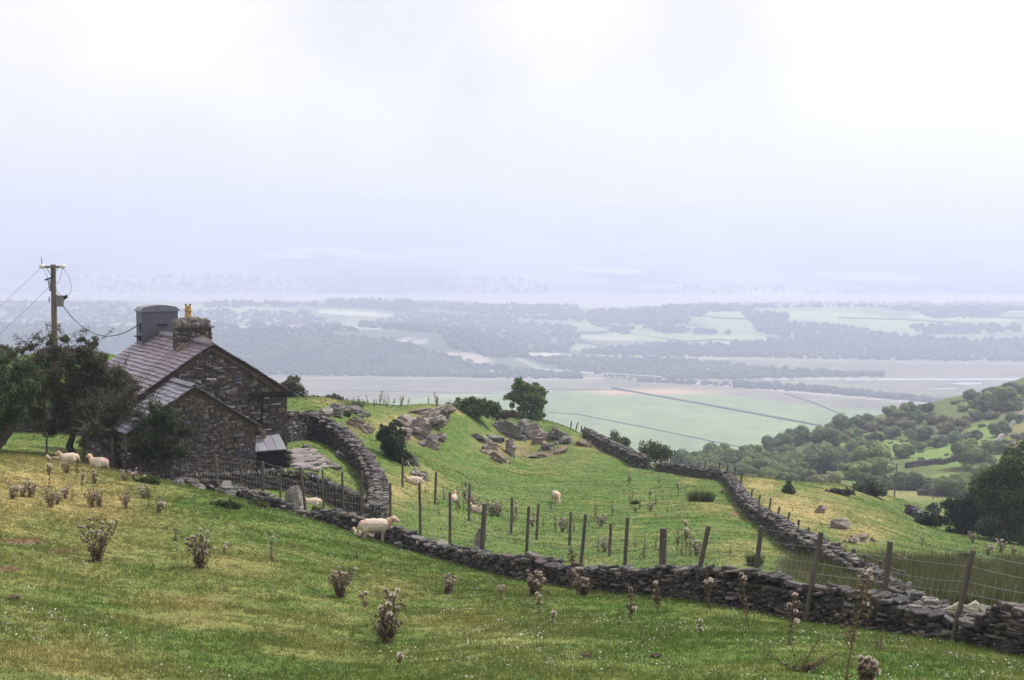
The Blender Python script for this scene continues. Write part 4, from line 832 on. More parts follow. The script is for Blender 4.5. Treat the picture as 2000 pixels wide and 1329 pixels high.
    for k in range(whips):
        p, r = rnd.choice(cl); d = (Vector((rnd.gauss(0, 1), rnd.gauss(0, .5), rnd.gauss(0, .7))) + Vector(wb)).normalized(); L = rnd.uniform(.35, .85); pts = [p]
        for i in range(4): d = (d + Vector((rnd.gauss(0, .22), rnd.gauss(0, .2), rnd.gauss(.04, .2)))).normalized(); pts.append(pts[-1] + d * (r + L) / 4)
        wood.tube(pts, [.011, .009, .007, .005, .003], 3, jit(TW, .4), cap=False); m = rnd.randint(10, 70); tt = rng.uniform(1.3, 4, m); i0 = np.minimum(tt.astype(int), 3); A = np.array([tuple(q) for q in pts]); f = (tt - i0)[:, None]
        P.append(A[i0] * (1 - f) + A[i0 + 1] * f + rng.normal(0, .05, (m, 3))); Nn.append(rng.normal(size=(m, 3)))
    P = np.concatenate(P); Nn = np.concatenate(Nn)
    wood.build('trunk', 'bark', root)
    V, Fc, C = leaf_arrays(P, leaf, leafcol(leafc, len(P), .42), nrm=Nn, nb=.5); link('crown', me_np('crown', V, Fc, C), 'leaf', root)
    return root
HAW = (.035, .048, .018)
def ring_clusters(cx, cy, rx, ry, n, r, seed):
    rnd = random.Random(seed); out = []
    for i in range(n):
        a = rnd.uniform(0, 2 * math.pi); k = math.sqrt(rnd.uniform(.0, 1)); out.append((cx + rx * k * math.cos(a), cy + ry * k * math.sin(a), r * rnd.uniform(.7, 1.25)))
    return out
def ub(px, py, dmin=9, dd=None):
    if dd: a, _, _ = ray(px, 664); return Vector((a * dd, dd, g1(a * dd, dd)))
    return at(px, py, dmin)
b0 = ub(150, 885, dd=55.5)
tree_at('hawthorn_tree', b0, [(150, 890), (135, 872), (143, 850), (150, 815)],
        [(150, 694, 20), (110, 690, 16), (180, 676, 13), (60, 678, 11), (38, 686, 8), (20, 694, 7), (128, 664, 9), (160, 662, 8), (100, 670, 8), (190, 705, 20), (130, 720, 30), (170, 735, 32), (100, 735, 24), (215, 735, 24), (150, 770, 34), (195, 775, 30), (230, 765, 22), (110, 780, 26), (165, 810, 28), (205, 815, 26), (125, 820, 22), (235, 800, 22), (80, 705, 18), (245, 745, 14), (70, 725, 18), (72, 765, 22), (70, 805, 22), (95, 840, 14)],
        55.5, (.055, .062, .028), 'large dense windswept hawthorn with curving dark trunks left of the cottage', leaf=.034, dens=.56, ntw=26, r0=.17, seed=3, rs=1.32, sub=5, whips=150, wb=(-.5, 0, .5))
b1 = ub(232, 905, dd=53.6)
tree_at('hawthorn_tree', b1, [(232, 912), (222, 885), (195, 862), (205, 840)],
        [(215, 830, 24), (240, 810, 22), (250, 780, 18), (180, 845, 20), (262, 758, 12), (230, 860, 20), (205, 800, 20), (255, 840, 18)],
        53.6, (.055, .058, .03), 'thin twiggy hawthorn leaning beside the fence at the cottage corner', leaf=.03, dens=.45, ntw=34, r0=.12, seed=5, rs=1.35, sub=4, whips=90, wb=(.2, 0, .3))
b2 = ub(318, 905, dd=52.4)
tree_at('elder_bush', b2, [(318, 915), (312, 890), (310, 870)],
        [(310, 845, 26), (285, 830, 22), (335, 830, 22), (315, 805, 18), (350, 845, 16), (295, 865, 22), (335, 868, 18), (275, 855, 18), (300, 795, 12), (345, 812, 10), (300, 888, 16), (330, 890, 16), (350, 880, 14), (285, 885, 14), (265, 870, 14)],
        52.4, (.032, .052, .022), 'dark leafy shrub growing against the front of the cottage wing', 'bush', leaf=.036, dens=.6, ntw=16, r0=.08, seed=8, rs=1.1, sub=5, whips=60, wb=(.2, 0, .3))
b3 = ub(-30, 900, dd=52)
tree_at('hawthorn_tree', b3, [(-30, 905), (0, 868), (20, 845), (10, 820)],
        [(10, 740, 30), (40, 735, 22), (-30, 750, 34), (10, 775, 34), (45, 770, 22), (-30, 800, 36), (30, 805, 26), (0, 705, 18), (-35, 710, 26), (60, 760, 14), (10, 830, 20), (-60, 770, 30)],
        52, (.042, .075, .024), 'dark green thorn tree cut off by the left edge with a slanting trunk', leaf=.038, dens=.7, ntw=14, r0=.15, seed=11, rs=1.25, sub=4, whips=80, wb=(.3, 0, .5))
b4 = ub(10, 700, dd=62)
tree_at('elder_bush', b4 - Vector((0, 0, .1)), [(10, 850), (5, 760), (2, 720)], [(8, 680, 9), (20, 692, 12), (0, 700, 14), (30, 705, 12)], 62, (.05, .07, .025), 'thin pale topped bush rising behind the thorn tree at the left edge', 'bush', leaf=.04, dens=.5, ntw=8, r0=.05, seed=12)
# field tree and bushes on the knoll
b5 = ub(1034, 822, dd=137); D5 = b5.y
tree_at('ash_tree', b5, [(1034, 826), (1030, 806), (1026, 785)],
        [(1020, 760, 15), (1036, 762, 14), (1052, 772, 14), (1010, 752, 10), (1048, 790, 14), (1030, 785, 14), (1012, 775, 11), (1058, 785, 9), (1052, 805, 13), (996, 772, 8), (988, 776, 6), (1000, 790, 7), (1040, 808, 12), (1014, 745, 7), (1063, 768, 6), (1058, 812, 8), (1035, 818, 12), (1050, 820, 10), (1020, 802, 12), (1003, 772, 10), (1025, 815, 10)],
        D5, (.095, .155, .045), 'round leafy tree standing alone against the pale plain', leaf=.095, dens=.85, ntw=6, r0=.16, seed=14, rs=1.2, sub=5)
b6 = ub(770, 900, dmin=66)
tree_at('juniper_bush', b6, [(772, 900), (770, 885), (765, 870)], [(750, 838, 10), (758, 842, 13), (765, 855, 15), (775, 868, 16), (785, 882, 13), (790, 893, 9), (768, 878, 14), (752, 852, 10), (780, 856, 10), (770, 894, 13), (784, 898, 12), (760, 884, 13), (796, 890, 10), (772, 862, 14)],
        b6.y, (.024, .038, .018), 'very dark leaning evergreen bush outside the garden wall', 'bush', leaf=.045, dens=1.0, ntw=4, r0=.08, seed=15, rs=1.45, sub=4)
def bush(name, px, py, w, h, c, label, leaf=.09, dens=.8, dmin=9, seed=1, cat='bush', lean=0, group=None, n=None, D=None):
    p = ub(px, py, dd=D) if D else at(px, py, dmin); rnd = random.Random(seed); n = n or max(3, int(w / h * 3)); r = h * .42; cl = []
    for i in range(n):
        t = (i + .5) / n * 2 - 1; x = t * (w / 2 - r * .6); top = h * (1 - .35 * t * t) - r * .8
        for k in range(2): cl.append((px + x + lean * k * .5 + rnd.uniform(-2, 2), py - (r * .5 + max(0, top - r * .5) * k) + rnd.uniform(-.08, .08) * h, r * rnd.uniform(.75, 1.1)))
    return tree_at(name, p, [(px, py + 2), (px, py - h * .25), (px, py - h * .4)], cl, p.y, c, label, cat, leaf=leaf, dens=dens, ntw=3, r0=.05 + .0002 * h, seed=seed, group=group, twigs=w > 25 and p.y < 140)
bush('bramble_hedge', 925, 808, 100, 30, (.075, .115, .035), 'long low bramble hedge on the crest left of the lone tree', D=124, seed=21, leaf=.1)
bush('bramble_hedge', 985, 815, 64, 15, (.10, .08, .045), 'brownish scrub at the foot of the lone tree', D=131, seed=22, leaf=.1)
bush('gorse_bush', 568, 770, 40, 34, (.055, .065, .03), 'olive gorse bush just behind the right corner of the cottage roof', D=104, seed=23, leaf=.09)
bush('gorse_bush', 650, 786, 42, 16, (.075, .07, .05), 'greyish scrub on the crest behind the garden wall', D=112, seed=24, leaf=.07)
bush('gorse_bush', 610, 783, 30, 10, (.06, .08, .03), 'small green bush at the left end of the knoll crest', D=110, seed=25, leaf=.08)
bush('thorn_bush', 1206, 880, 44, 32, (.075, .10, .045), 'loose pale green thorn bush behind the upper field wall', D=128, seed=26, dens=.45, leaf=.1)
bush('thorn_bush', 1280, 898, 66, 38, (.07, .095, .045), 'open windblown thorn bush behind the gateway in the far wall', D=118, seed=27, dens=.32, leaf=.1)
bush('thorn_bush', 1175, 868, 24, 10, (.09, .10, .04), 'low bush where the plain shows above the upper wall', D=131, seed=28, leaf=.1)
bush('gorse_bush', 1541, 965, 24, 22, (.04, .07, .025), 'small dark green bush on the golden bank', dmin=85, seed=29, leaf=.07)
bush('gorse_bush', 1703, 968, 70, 30, (.06, .08, .045), 'wind flattened grey green bush on the edge of the meadow', dmin=95, seed=30, leaf=.11, lean=-10)
bush('gorse_bush', 1640, 966, 60, 12, (.075, .08, .045), 'low brownish scrub in the meadow right of the golden bank', dmin=85, seed=31, leaf=.08)
bush('gorse_bush', 1822, 1002, 30, 20, (.05, .06, .035), 'small bush left of the big dark trees', dmin=110, seed=32, leaf=.12)
bush('gorse_bush', 1812, 1028, 50, 26, (.02, .032, .016), 'dark low bushes in front of the big trees at the right edge', dmin=90, seed=33, leaf=.12, dens=.8)
bush('nettle_patch', 290, 945, 50, 16, (.07, .11, .03), 'bright green nettle patch under the shrub at the cottage fence', dmin=44, seed=34, leaf=.03, cat='plant')
bush('nettle_patch', 440, 992, 70, 15, (.06, .10, .025), 'low green weeds along the foot of the fence', dmin=40, seed=35, leaf=.03, cat='plant')
bush('nettle_patch', 500, 990, 44, 12, (.07, .11, .025), 'small clump of weeds left of the upright boulder', dmin=40, seed=36, leaf=.03, cat='plant')
bush('nettle_patch', 618, 1004, 26, 16, (.045, .07, .02), 'dark weeds right of the upright boulder', dmin=47.6, seed=37, leaf=.03, cat='plant')
# the big dark trees at the right edge
p7 = at(1960, 1062, 85); D7 = max(95, min(p7.y, 125)); p7 = ub(1965, 1060, dd=D7)
tree_at('sycamore_tree', p7, [(1965, 1066), (1962, 1020), (1965, 985)],
        [(1975, 915, 26), (1950, 925, 24), (2000, 915, 30), (1930, 950, 24), (1965, 950, 30), (2000, 960, 34), (1935, 985, 26), (1975, 990, 32), (2010, 1000, 34), (1945, 1015, 26), (1985, 1030, 30), (1920, 965, 16), (1990, 900, 18), (2030, 940, 30), (1960, 1045, 22), (2010, 1050, 30)],
        D7, (.060, .092, .032), 'tall dark leafy tree filling the right edge of the picture', leaf=.10, dens=.75, ntw=5, r0=.3, seed=41, sub=4, rs=1.25)
tree_at('holly_tree', ub(1888, 1040, dd=D7 + 4), [(1888, 1045), (1886, 1015), (1885, 1000)],
        [(1880, 985, 20), (1900, 978, 18), (1862, 1000, 18), (1895, 1005, 22), (1915, 1000, 22), (1875, 1018, 20), (1852, 985, 10), (1905, 1030, 20), (1930, 1035, 22), (1885, 1035, 16), (1850, 1018, 14)],
        D7 + 4, (.024, .036, .018), 'blackish spreading tree left of the tallest dark tree', leaf=.10, dens=.8, ntw=5, r0=.2, seed=42, sub=4, rs=1.15)
# shared crowns for the wooded hillside
def proto_tree(name, leafc, seed, flat=.8, n=15, leafs=.055, trunk=True):
    rnd = random.Random(seed); root = empty(name); P = []; Nn = []; kk = []
    for i in range(n):
        a = rnd.uniform(0, 2 * math.pi); k = math.sqrt(rnd.random()) * .62; z = flat * (.46 + .46 * rnd.uniform(-1, 1) * (1 - .6 * k)); c = np.array([k * math.cos(a), k * math.sin(a), z + .08]); r = rnd.uniform(.17, .38)
        m = 620; v = rng.normal(size=(m, 3)); v /= np.linalg.norm(v, axis=1)[:, None]; rad = r * (1 - np.abs(rng.normal(0, .2, m))) * (1 + .18 * np.sin(v[:, 0] * 5 + i) * np.cos(v[:, 2] * 6 + i))
        P.append(c + v * rad[:, None] * np.array([1, 1, .8])); Nn.append(v); kk.append(np.full(m, rnd.uniform(.65, 1.4)))
    P = np.concatenate(P); Nn = np.concatenate(Nn); kk = np.concatenate(kk); m_ = P[:, 2] > .0; P, Nn, kk = P[m_], Nn[m_], kk[m_]
    V, Fc, C = leaf_arrays(P, leafs, leafcol(leafc, len(P), .25) * kk[:, None], nrm=Nn, nb=.8)
    link('crown', me_np('crown', V, Fc, C), 'leaf', root)
    mb = MB(); mb.tube([(0, 0, -.3), (.02, 0, .2), (.0, .03, .5)], [.07, .055, .04], 6, (.07, .06, .05))
    for i in range(4): a = i * 1.6 + seed; mb.tube([(0, 0, .25), (.25 * math.cos(a), .25 * math.sin(a), .5), (.45 * math.cos(a), .45 * math.sin(a), .7)], [.035, .025, .01], 4, (.07, .06, .05))
    mb.build('trunk', 'bark', root); return root, children(root)
PT = [proto_tree('oak_tree', (.14, .19, .075), 51, .95, 24, .042), proto_tree('oak_tree', (.11, .16, .075), 52, .85, 24, .042), proto_tree('ash_tree', (.20, .26, .09), 53, .95, 22, .042), proto_tree('thorn_tree', (.17, .18, .095), 54, .7, 16, .045), proto_tree('thorn_tree', (.09, .125, .06), 55, .75, 20, .042)]
used_t = [False] * len(PT)
def place_tree(v, p, s, label, group, rz=None, sz=1.0):
    root, kids = PT[v]; rz = random.uniform(0, 6.28) if rz is None else rz
    if not used_t[v]:
        used_t[v] = True; o = root; o.location = p; o.rotation_euler = (0, 0, rz); o.scale = (s, s, s * sz); tag(o, label, 'tree', group)
    else:
        o = copy_thing(root, kids, p, rz, (s, s, s * sz), label, group); o['category'] = 'tree'
    return o
HT = [(1897, 771, 34, 1), (1951, 774, 76, 0), (1920, 790, 40, 1), (1990, 758, 62, 4), (1975, 790, 40, 1), (1807, 792, 36, 4), (1776, 798, 32, 0), (1749, 806, 50, 0), (1728, 819, 36, 3), (1650, 827, 56, 1), (1686, 824, 42, 1), (1617, 854, 58, 0), (1560, 852, 52, 1), (1520, 866, 62, 1), (1530, 884, 48, 1), (1466, 884, 42, 0), (1664, 848, 40, 0),
      (1710, 850, 36, 4), (1743, 846, 34, 1), (1795, 840, 58, 4), (1767, 825, 42, 3), (1795, 870, 32, 0), (1764, 879, 42, 0), (1828, 862, 40, 4), (1870, 856, 40, 1), (1900, 846, 34, 4), (1906, 812, 30, 1), (1939, 809, 30, 3), (1870, 821, 46, 3), (1846, 833, 36, 3), (1900, 888, 78, 0), (1954, 839, 42, 1), (1981, 818, 34, 1), (1988, 850, 30, 3), (1955, 872, 40, 4), (1985, 884, 30, 4), (1605, 874, 40, 2), (1563, 894, 36, 0),
      (1610, 902, 70, 1), (1640, 892, 52, 1), (1677, 874, 46, 0), (1701, 893, 88, 2), (1670, 915, 62, 2), (1720, 912, 60, 2), (1568, 927, 52, 1), (1610, 932, 60, 3), (1418, 893, 60, 0), (1395, 884, 54, 1), (1445, 902, 60, 1), (1475, 908, 60, 0), (1514, 914, 50, 1), (1339, 892, 52, 1), (1360, 900, 44, 0), (1740, 935, 66, 4), (1768, 930, 74, 4), (1800, 940, 60, 4), (1828, 946, 60, 4), (1858, 951, 60, 0), (1885, 950, 60, 2), (1882, 932, 50, 2), (1912, 920, 52, 2), (1700, 935, 50, 4), (1545, 905, 44, 0), (1590, 885, 40, 1), (1500, 895, 46, 0), (1830, 815, 40, 3), (1790, 815, 36, 1), (1700, 830, 36, 3), (1640, 850, 40, 3)]
def hlabel(px, py, w, v):
    size = 'large' if w > 60 else 'small' if w < 38 else 'mid sized'
    colr = ['green rounded', 'dark bluish green', 'bright yellow green', 'brownish low', 'blackish green'][v]
    where = 'on the skyline' if py < 852 - (px - 1400) * .15 - w * .2 else 'beside the bright lawns' if px > 1740 and 850 < py < 925 else 'along the meadow hedge' if py > 905 and px > 1690 else 'in the hollow below the hill' if py > 880 else 'on the open slope'
    return f'{size} {colr} tree {where} of the right hillside', f'{size} {colr} trees {where}'
for px, py, w, v in HT:
    p = at(px, py + w * .34, 240); s = w * p.y / F * .5 * 1.32
    lb, gp = hlabel(px, py, w, v); place_tree(v, p, s, lb, gp, sz=random.uniform(.85, 1.1))
for i in range(60):      # pale rounded sallows behind the golden bank and in the hollow
    px = random.uniform(1330, 1560); py = random.uniform(895, 935) + (px - 1330) * .02; w = random.uniform(24, 40)
    p = at(px, py + w * .35, 170); v = random.choice([0, 1, 3, 2 if px > 1450 and py > 920 else 0])
    place_tree(v, p, w * p.y / F * .75, 'rounded bushy tree in the wooded hollow behind the field walls', 'rounded trees in the hollow')
for i in range(80):
    px = random.uniform(1560, 2010); top = 905 - (px - 1330) * .235; py = random.uniform(top + 8, 905); w = random.uniform(9, 20)
    p = at(px, py, 230); v = random.choice([3, 3, 0, 1, 4])
    place_tree(v, p - Vector((0, 0, .2)), w * p.y / F * .7, 'small scrubby bush dotted over the right hillside', 'scrubby bushes on the right hillside', sz=.8)
# hillside walls
drystone('field_wall', [(lambda q: (q.x, q.y, 1.3))(at(px, py, 235)) for px, py in [(1770, 916), (1800, 911), (1830, 907), (1860, 903), (1885, 901)]], 1.0, 'dark field wall between the two bright lawns on the hillside', lmin=.5, lmax=1.2, course=.32)
drystone('field_wall', [(lambda q: (q.x, q.y, 1.3))(at(px, py, 235)) for px, py in [(1945, 872), (1958, 856), (1975, 836), (1990, 818), (2010, 800)]], 1.2, 'pale field wall climbing the hillside at the right edge', lmin=.5, lmax=1.2, course=.32, cols=[(.3, .27, .24), (.24, .22, .2)])
drystone('field_wall', [(lambda q: (q.x, q.y, 1.2))(at(px, py, 120)) for px, py in [(1795, 968), (1830, 969), (1870, 969), (1910, 970)]], 1.0, 'dark wall at the far side of the meadow below the trees', lmin=.4, lmax=1., course=.28)
drystone('field_wall', [(lambda q: (q.x, q.y, .8))(at(px, py, 80)) for px, py in [(1770, 1003), (1785, 1010), (1798, 1018)]], .7, 'short broken wall beside the dark bushes at right', lmin=.2, lmax=.6, course=.14)

# ------------------------------------------------------------------ thistles
BRN = (.135, .095, .070); TGR = (.085, .095, .045)
def fluff(mb, c, r, n=46, col=(.6, .56, .5)):
    for i in range(n):
        v = Vector((random.gauss(0, 1), random.gauss(0, 1), random.gauss(.35, .8))).normalized(); o = v.orthogonal().normalized() * r * .16
        e = c + v * r * random.uniform(.7, 1.15); mb.add([c + v * r * .1 - o, c + v * r * .1 + o, e + o * .8, e - o * .8], [(0, 1, 2, 3)], col)
def head_mesh(kind):
    mb = MB(); r = .021
    mb.tube([(0, 0, 0), (0, 0, .008), (0, 0, .022), (0, 0, .034)], [.006, r * .85, r, r * .55], 7, BRN)
    for k in range(12):
        a = k * .52; z = random.uniform(.006, .03); d = Vector((math.cos(a), math.sin(a), random.uniform(-.3, .6))); c = Vector((0, 0, z)); q = Vector((0, 0, .004)); mb.add([c + d * r * .7 - q, c + d * r * .7 + q, c + d * r * 1.7], [(0, 1, 2)], jit(BRN, .3))
    body = mb
    m2 = MB()
    if kind: fluff(m2, Vector((0, 0, .030)), .038, 50)
    return body, m2
HB, HF = head_mesh(1)
def thistle_mesh(kind, h, rnd, head_cb, col=BRN, lw=1.0):
    """stalks with withered spiny leaves; head_cb(position, direction, fluffy) is called for every flower head"""
    mb = MB()
    def leafy(p, d, L):
        o = d.orthogonal().normalized(); o = (Matrix.Rotation(rnd.uniform(0, 6.3), 3, d) @ o); u = (o + d * rnd.uniform(-.4, .6)).normalized(); sdv = u.cross(d).normalized() * L * .22; dr = Vector((0, 0, -L * rnd.uniform(.1, .45)))
        c = jit(col if rnd.random() < .75 else TGR, .35)
        mb.add([p, p + u * L * .4 + sdv, p + u * L + dr, p + u * L * .45 - sdv], [(0, 1, 2, 3)], c)
        if L > .04: mb.add([p + u * L * .3, p + u * L * .6 + sdv * 1.6 + Vector((0, 0, L * .2)), p + u * L * .55], [(0, 1, 2)], c)
    def stem(p0, d, L, r, lvl):
        n = 5; pts = [Vector(p0)]; dd = Vector(d)
        for i in range(n):
            dd = (dd + Vector((rnd.uniform(-.12, .12), rnd.uniform(-.12, .12), .05))).normalized(); pts.append(pts[-1] + dd * L / n)
        mb.tube(pts, [r * (1 - .55 * i / n) for i in range(n + 1)], 4, jit(col, .2), cap=False)
        for i in range(int(L / .022 * lw)):
            t = rnd.random(); k = min(n - 1, int(t * n)); leafy(pts[k].lerp(pts[k + 1], t * n - k), dd, rnd.uniform(.03, .085) * (1.5 - t))
        return pts, dd
    if kind == 'bush':
        for i in range(rnd.randint(9, 13)):
            a = rnd.uniform(0, 6.3); sp = rnd.uniform(.1, .62); pts, dd = stem((rnd.uniform(-.06, .06), rnd.uniform(-.06, .06), -.03), Vector((math.cos(a) * sp, math.sin(a) * sp, 1)).normalized(), h * rnd.uniform(.55, 1.0), .009, 0)
            head_cb(pts[-1], dd, rnd.random() < .6)
            for k in range(rnd.randint(3, 5)):
                j = rnd.randint(1, 4); a = rnd.uniform(0, 6.3); p2, d2 = stem(pts[j], (dd + Vector((math.cos(a), math.sin(a), .3)) * .7).normalized(), h * rnd.uniform(.12, .3), .005, 1); head_cb(p2[-1], d2, rnd.random() < .35)
    elif kind == 'tall':
        pts, dd = stem((0, 0, -.03), Vector((rnd.uniform(-.08, .08), rnd.uniform(-.08, .08), 1)).normalized(), h, .014, 0); head_cb(pts[-1], dd, rnd.random() < .4)
        for k in range(rnd.randint(9, 13)):
            t = rnd.uniform(.25, .95); j = min(4, int(t * 5)); a = rnd.uniform(0, 6.3); L = h * rnd.uniform(.12, .32) * (1.25 - t)
            p2, d2 = stem(pts[j].lerp(pts[j + 1], t * 5 - j), (dd * .9 + Vector((math.cos(a), math.sin(a), .2)) * .7).normalized(), L, .007, 1); head_cb(p2[-1], d2, rnd.random() < .3)
            if rnd.random() < .6: head_cb(p2[3], d2, False)
    elif kind == 'single':
        for q in range(rnd.randint(1, 2)):
            pts, dd = stem((rnd.uniform(-.03, .03), 0, -.03), Vector((rnd.uniform(-.15, .15), rnd.uniform(-.15, .15), 1)).normalized(), h * rnd.uniform(.75, 1), .008, 0); head_cb(pts[-1], dd, True)
            for k in range(2): head_cb(pts[3 + k], Vector((rnd.uniform(-1, 1), rnd.uniform(-1, 1), 1)).normalized(), rnd.random() < .5)
    elif kind == 'bare':
        for i in range(8):
            a = rnd.uniform(0, 6.3); sp = rnd.uniform(.5, 1.6); stem((0, 0, -.02), Vector((math.cos(a) * sp * 1.4, math.sin(a) * sp * .6, .8)).normalized(), h * rnd.uniform(.6, 1.05), .011, 0)
    elif kind == 'dock':
        for i in range(rnd.randint(2, 4)):
            stem((rnd.uniform(-.08, .08), rnd.uniform(-.05, .05), -.02), Vector((rnd.uniform(-.12, .12), rnd.uniform(-.12, .12), 1)).normalized(), h * rnd.uniform(.6, 1), .009, 0)
    return mb
hb_me = None; hf_me = None
def thistle(px, py, hpx, kind, label, seed, group=None, dmin=9, col=BRN, hs=1.0, lw=1.0):
    """near plant with its seed heads as parts"""
    global hb_me, hf_me
    p = at(px, py, dmin); h = hpx * p.y / F; rnd = random.Random(seed); heads = []
    root = empty('thistle', p, rnd.uniform(-.4, .4)); tag(root, label, 'thistle', group)
    mb = thistle_mesh(kind, h, rnd, lambda q, d, f: heads.append((q, d, f)), col, lw); mb.build('stalks', 'thistle', root)
    if hb_me is None:
        o = HB.build('seed_head', 'thistle'); hb_me = o.data; bpy.data.objects.remove(o)
        m = MB(); m.v = list(HB.v); m.f = list(HB.f); m.c = [(.15, .105, .07)] * len(HB.v); m.add(HF.v, HF.f, (.6, .56, .5)); m.c[len(HB.v):] = [(.60, .53, .46)] * len(HF.v)
        o = m.build('seed_head', 'thistle'); hf_me = o.data; bpy.data.objects.remove(o)
    for q, d, f in heads[:80]:
        o = bpy.data.objects.new('seed_head', hf_me if f else hb_me); ROOTC.objects.link(o); o.parent = root; o.location = q; o.rotation_euler = Vector(d).to_track_quat('Z', 'Y').to_euler(); k = hs * rnd.uniform(.8, 1.25); o.scale = (k, k, k)
    return root
NT = [(755, 1256, 108, 'bush', 'large fluffy thistle clump nearest the camera left of centre'), (775, 1306, 36, 'single', 'small single thistle with one white head below the large clump'), (663, 1168, 62, 'bush', 'rounded bushy thistle with pale heads above and left of the largest clump'),
      (190, 1098, 88, 'bush', 'straggly dark thistle leaning right at the left of the meadow'), (392, 1110, 82, 'bush', 'dense brown thistle clump with fluffy tops in the left meadow'), (437, 1085, 24, 'single', 'tiny thistle just right of the dense brown clump'), (347, 1058, 34, 'dock', 'short brown dock behind the dense thistle clump'),
      (530, 1098, 64, 'single', 'thin two stemmed thistle right of the dense brown clump'), (876, 1160, 44, 'bush', 'low brown thistle in front of the round boulder'), (697, 1092, 32, 'dock', 'low weedy thistle just below the standing sheep'), (978, 1173, 32, 'single', 'short lone thistle between the low brown one and the wall'),
      (1045, 1165, 54, 'bush', 'pale headed thistle clump close to the wall near the centre'), (1052, 1200, 44, 'single', 'slim thistle just below the pale headed clump'), (1083, 1234, 40, 'single', 'lone thistle with a white head below the centre of the wall'), (1128, 1165, 96, 'tall', 'tall dark thistle group rising above the wall near the centre'),
      (1140, 1165, 50, 'bush', 'brown thistle bush crowding the foot of the tall centre stems'), (1234, 1214, 66, 'tall', 'slender brown thistle against the wall right of centre'), (1287, 1196, 60, 'tall', 'slender thistle standing below the thick dark post'), (1388, 1195, 96, 'tall', 'branching thistle beside the leaning fence post'),
      (1460, 1216, 96, 'tall', 'dark upright thistle halfway between two leaning posts'), (1362, 1258, 52, 'single', 'short pale thistle alone in the lower right grass'), (1540, 1262, 100, 'tall', 'tall brown thistle leaning left in the lower right'), (1650, 1345, 240, 'tall', 'tallest pale stemmed thistle at the lower right'),
      (1560, 1312, 100, 'bare', 'bare dark spiny stems sprawling at the lower right'), (1690, 1345, 62, 'bush', 'fluffy thistle heads cut by the bottom edge'), (1707, 1272, 60, 'dock', 'thin dark stem right of the tallest thistle'), (1690, 1165, 44, 'bush', 'brown seeding dock on the wall behind the tallest thistle'),
      (1112, 1152, 60, 'dock', 'thin dark weeds at the foot of the wall left of the tall centre thistle')]
for i, (px, py, h, kd, lb) in enumerate(NT):
    thistle(px, py, h, kd, lb, 100 + i, lw=1.0, col=(.17, .125, .08) if h > 200 else BRN, hs=1.15 if py > 1100 else 1.0)
# smaller ones share a few single-mesh models
def far_proto(kind, h, seed, lw=.6):
    rnd = random.Random(seed); big = MB(); L = []
    mb = thistle_mesh(kind, h, rnd, lambda q, d, f: L.append((q, f)), BRN, lw); 
    for q, f in L:
        mb.tube([q, q + Vector((0, 0, .03))], [.018, .02], 4, BRN)
        if f: fluff(mb, q + Vector((0, 0, .03)), .055, 18, (.60, .53, .46))
    o = mb.build('thistle', 'thistle'); return o
FP = [far_proto('bush', .8, 1), far_proto('bush', .8, 2), far_proto('tall', 1.0, 3), far_proto('single', .7, 4), far_proto('dock', 1.0, 5), far_proto('tall', 1.0, 6)]
FPH = [.8, .8, 1., .7, 1., 1.]; fp_used = [False] * 6
def small_thistle(px, py, hpx, v, label, group, dmin=9, kx=1.0):
    p = at(px, py, dmin); s = hpx * p.y / F / FPH[v]
    if not fp_used[v]: o = FP[v]; fp_used[v] = True
    else: o = FP[v].copy(); ROOTC.objects.link(o)
    o.location = p; o.rotation_euler = (0, 0, random.uniform(0, 6.3)); o.scale = (s * kx, s * kx, s); tag(o, label, 'thistle', group); return o
for px, py, h, v in [(60, 972, 42, 0), (25, 975, 40, 1), (100, 992, 44, 0), (97, 955, 64, 2), (130, 925, 34, 1), (180, 992, 42, 0), (194, 992, 38, 1), (160, 962, 48, 2), (246, 995, 38, 0), (268, 1020, 32, 3), (291, 990, 62, 5), (282, 975, 30, 0), (311, 1002, 34, 1), (185, 945, 34, 1), (205, 940, 24, 3), (245, 940, 26, 0), (262, 940, 28, 1), (425, 1018, 28, 3), (140, 975, 28, 4), (128, 975, 34, 1), (45, 972, 30, 0), (150, 935, 40, 5), (220, 970, 18, 3), (8, 935, 20, 3), (80, 992, 22, 3), (112, 985, 30, 0)]:
    small_thistle(px, py, h, v, 'dry brown thistle seeding in the pale grass on the left slope', 'thistles on the left slope')
for px, py, h, v in [(1165, 1018, 52, 4), (1196, 1008, 40, 4), (1173, 1030, 30, 0), (1230, 980, 28, 4), (1234, 975, 24, 4), (1268, 985, 34, 2), (1280, 985, 26, 4), (1249, 995, 30, 4), (1293, 980, 22, 4), (1325, 970, 36, 2), (1286, 946, 26, 4), (1229, 948, 32, 4), (1075, 998, 32, 4), (1270, 998, 20, 0), (1304, 1003, 18, 4), (1144, 990, 14, 4), (1230, 940, 14, 0), (1242, 1000, 14, 0), (1150, 1030, 20, 4), (1410, 965, 14, 0)]:
    small_thistle(px, py, h, v, 'thin dry stalk standing in the open green field', 'dry stalks in the green field', dmin=46)
